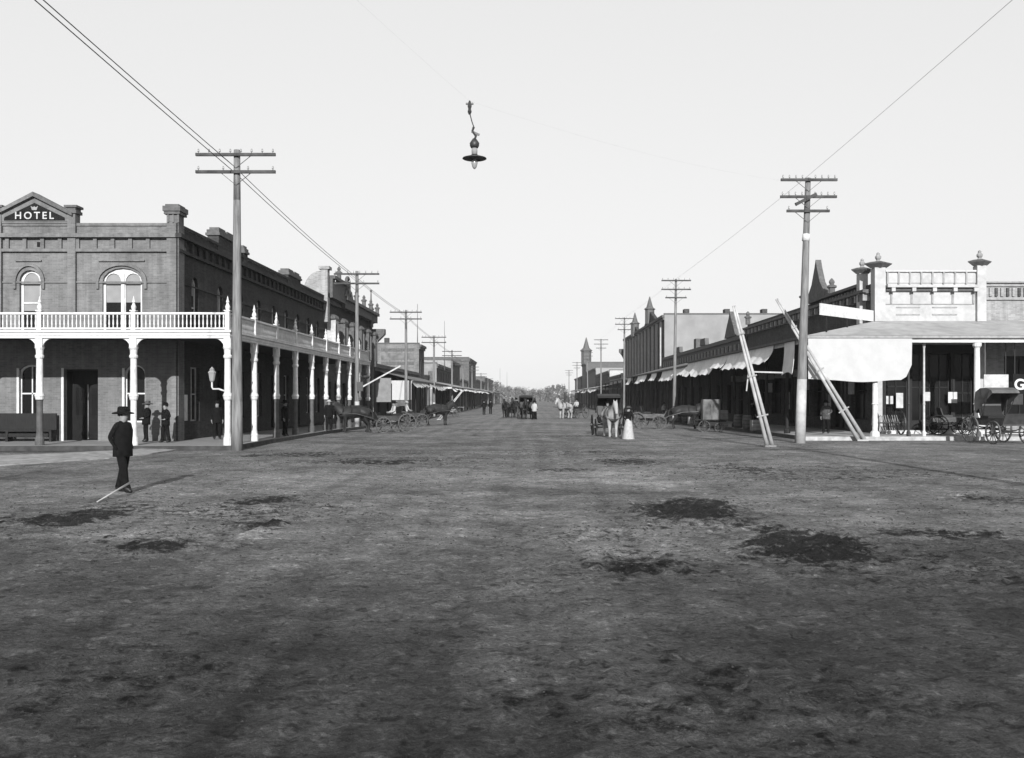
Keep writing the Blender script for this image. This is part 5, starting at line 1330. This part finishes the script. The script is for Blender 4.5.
m = MB(); m.bar((PX(747.5, y1_ + .2), y1_ + .22, PZ(371.5, y1_)), (PX(783, y1_ + .2), y1_ + .22, PZ(372.5, y1_)), .05, .06); m.bar((PX(748.5, y1_ + .2), y1_ + .22, PZ(372.5, y1_)), (PX(746.5, y1_ + .2), y1_ + .22, PZ(391, y1_)), .05, .05); m.build("crossbar", LIME, lp)
y2_ = 45.9
lean_pole("white double pole leaning across the big canvas blind", (PX(862, y2_), y2_, GH(PX(862, y2_), y2_)), (PX(775, y2_), y2_ - .3, PZ(299.5, y2_)), .16)
y3_ = 100.0
lean_pole("short white pole leaning right near the whitewashed pole foot", (PX(439, y3_), y3_, gz(PX(439, y3_), y3_)), (PX(463, y3_), y3_, PZ(390, y3_)), .12)
# counterbalanced arm on the second left pole
ga = thing("gate_arm", "pale raised arm jutting from the pole at the verandah end", "gate arm", (LX + .3, 64.6, PZ(386, 64.7)))
MB().bar((PX(362, 64.6), 64.65, PZ(387, 64.6)), (PX(401, 64.6), 64.4, PZ(366, 64.6)), .06, .09).build("arm", WHITE2, ga)
MB().box(PX(357, 64.6), PX(363, 64.6), 64.5, 64.83, PZ(391, 64.6), PZ(382, 64.6)).build("hinge_box", IRON, ga)
MB().lathe([(.22, -.1), (.28, 0), (.22, .1)], (PX(366, 64.6), 64.5, PZ(377, 64.6)), 10).build("counterweight", IRON, ga)
MB().bar((PX(366, 64.6), 64.5, PZ(377, 64.6)), (PX(360, 64.6), 64.6, PZ(386, 64.6)), .06, .06).build("counterweight_bar", IRON, ga)

# ================================================================ TREES AT THE FAR END
LEAF = mat("foliage", .13, .8, .5, 1.2)  # paled to put distance haze into the leaf colour
BARK = mat("bark", .05, .9, .3, 3)
def tree(label, x, y, h, rad, slim=False, n=900):
    t = thing("tree", label, "tree", (x, y, gz(x, y) - .1)); z0 = gz(x, y) - .1
    tr = MB(); tr.path([(x, y, z0), (x + .1, y, z0 + h * .25), (x - .1, y, z0 + h * .55), (x, y, z0 + h * .85)], [rad * .1 + .12, rad * .08 + .1, .12, .04], 7)
    cl = []
    for i in range(16 if not slim else 12):
        a = random.random() * 6.28; q = random.random(); zc = z0 + h * ((.3 + .62 * q) if not slim else (.15 + .78 * q)); rr = rad * (.2 + .6 * random.random()) * (1 - .6 * q if not slim else .6 * (1.1 - q))
        c = (x + rr * math.cos(a), y + rr * math.sin(a), zc); cl.append((c, rad * (.35 + .25 * random.random()) * (1 if not slim else .75)))
        tr.path([(x, y, z0 + h * .3 + (zc - z0 - h * .3) * .4), (x + (c[0] - x) * .6, y + (c[1] - y) * .6, zc - .3), c], [.1, .07, .03], 5)
    tr.build("trunk", BARK, t)
    cr = MB()
    for i in range(n):
        c, r = random.choice(cl); d = Vector((random.gauss(0, 1), random.gauss(0, 1), random.gauss(0, .8))); d = d.normalized() * r * random.random() ** .4
        p = Vector(c) + d; s = .16 + .22 * random.random(); u = Vector((random.gauss(0, 1), random.gauss(0, 1), random.gauss(0, 1))).normalized(); v_ = u.orthogonal().normalized()
        cr.add([p + u * s, p + v_ * s * .6, p - u * s, p - v_ * s * .6], [(0, 1, 2, 3)])
    cr.build("crown", LEAF, t)
TREES = [(548, 420, 6.5, 3), (553, 430, 8.0, 2.6), (558, 425, 8.6, 2.6), (563, 415, 8.0, 2.8), (540, 470, 5.5, 3.5), (533, 520, 6, 4), (523, 500, 6.5, 4), (515, 470, 7, 4), (508, 440, 7, 3.5), (502, 420, 7.5, 3.5), (496, 400, 8.5, 3.5), (528, 560, 7, 4.5), (519, 560, 7.5, 4.5), (545, 540, 7, 4.5)]
spots = ["leftmost", "second", "third", "fourth"]
tl = ["dark bushy tree at the left edge of the far right clump", "slim upright tree second in the far right clump", "tallest slim tree of the far right clump", "slim tree at the right edge of the far clump",
      "low round tree just left of the far clump", "tree dead ahead closing the street", "tree behind the right mid street buggy", "tree behind the left mid street buggy", "tree left of the mid street buggies", "tree above the two far dark figures", "leftmost tree at the far end of the street", "distant tree behind the one dead ahead", "distant tree between the two mid street buggies", "distant tree behind the low round tree"]
for (px, y, h, r), lab in zip(TREES, tl): tree(lab, PX(px, y), y, h, r, slim=(px in (553, 558, 563)))
wd = MB()
for i in range(5200):
    x_ = -330 + 660 * random.random(); y_ = 640 + 60 * random.random(); hh = 5 + 2.5 * math.sin(x_ * .09) + 2 * math.sin(x_ * .31 + 2)
    p = Vector((x_, y_, -.5 + hh * random.random() ** .8)); s = .8 + .9 * random.random(); u = Vector((random.gauss(0, 1), random.gauss(0, 1), random.gauss(0, 1))).normalized(); v_ = u.orthogonal().normalized()
    wd.add([p + u * s, p + v_ * s * .7, p - u * s, p - v_ * s * .7], [(0, 1, 2, 3)])
tag(wd.build("far_wood", LEAF), "hazy line of trees closing the horizon", "trees", kind="stuff")

# ================================================================ HAZE
hz_ = MB(); hz_.box(-695, 695, -50, 1195, -3, 24); ho_ = hz_.build("haze", [])
hm_ = bpy.data.materials.new("haze_air"); hm_.use_nodes = True; n = hm_.node_tree.nodes; n.clear()
o1 = n.new("ShaderNodeOutputMaterial"); pv = n.new("ShaderNodeVolumePrincipled"); pv.inputs["Color"].default_value = (.95, .95, .95, 1); pv.inputs["Density"].default_value = 0.00015; pv.inputs["Anisotropy"].default_value = 0.0
hm_.node_tree.links.new(pv.outputs[0], o1.inputs["Volume"]); ho_.data.materials.append(hm_)
tag(ho_, "thin pale dust haze hanging over the street", "haze", kind="stuff")

# kinds that repeat share a group
GROUPS = {"telegraph_pole": "telegraph poles along the street", "overhead_wire": "overhead wires", "flagpole": "bare masts on the left side", "person": "people in the street", "horse": "horses in the street",
          "buggy": "buggies standing and driving in the street", "dray": "flat drays at the kerbs", "barrel": "barrels on the right walk", "crate": "crates on the right walk", "leaning_pole": "white leaning poles", "tree": "trees at the far end of the street", "street_building": "far buildings lining the street"}
for o in list(col.objects):
    if o.parent is None and "label" in o:
        k_ = o.name.split(".")[0]
        if k_ in GROUPS: o["group"] = GROUPS[k_]
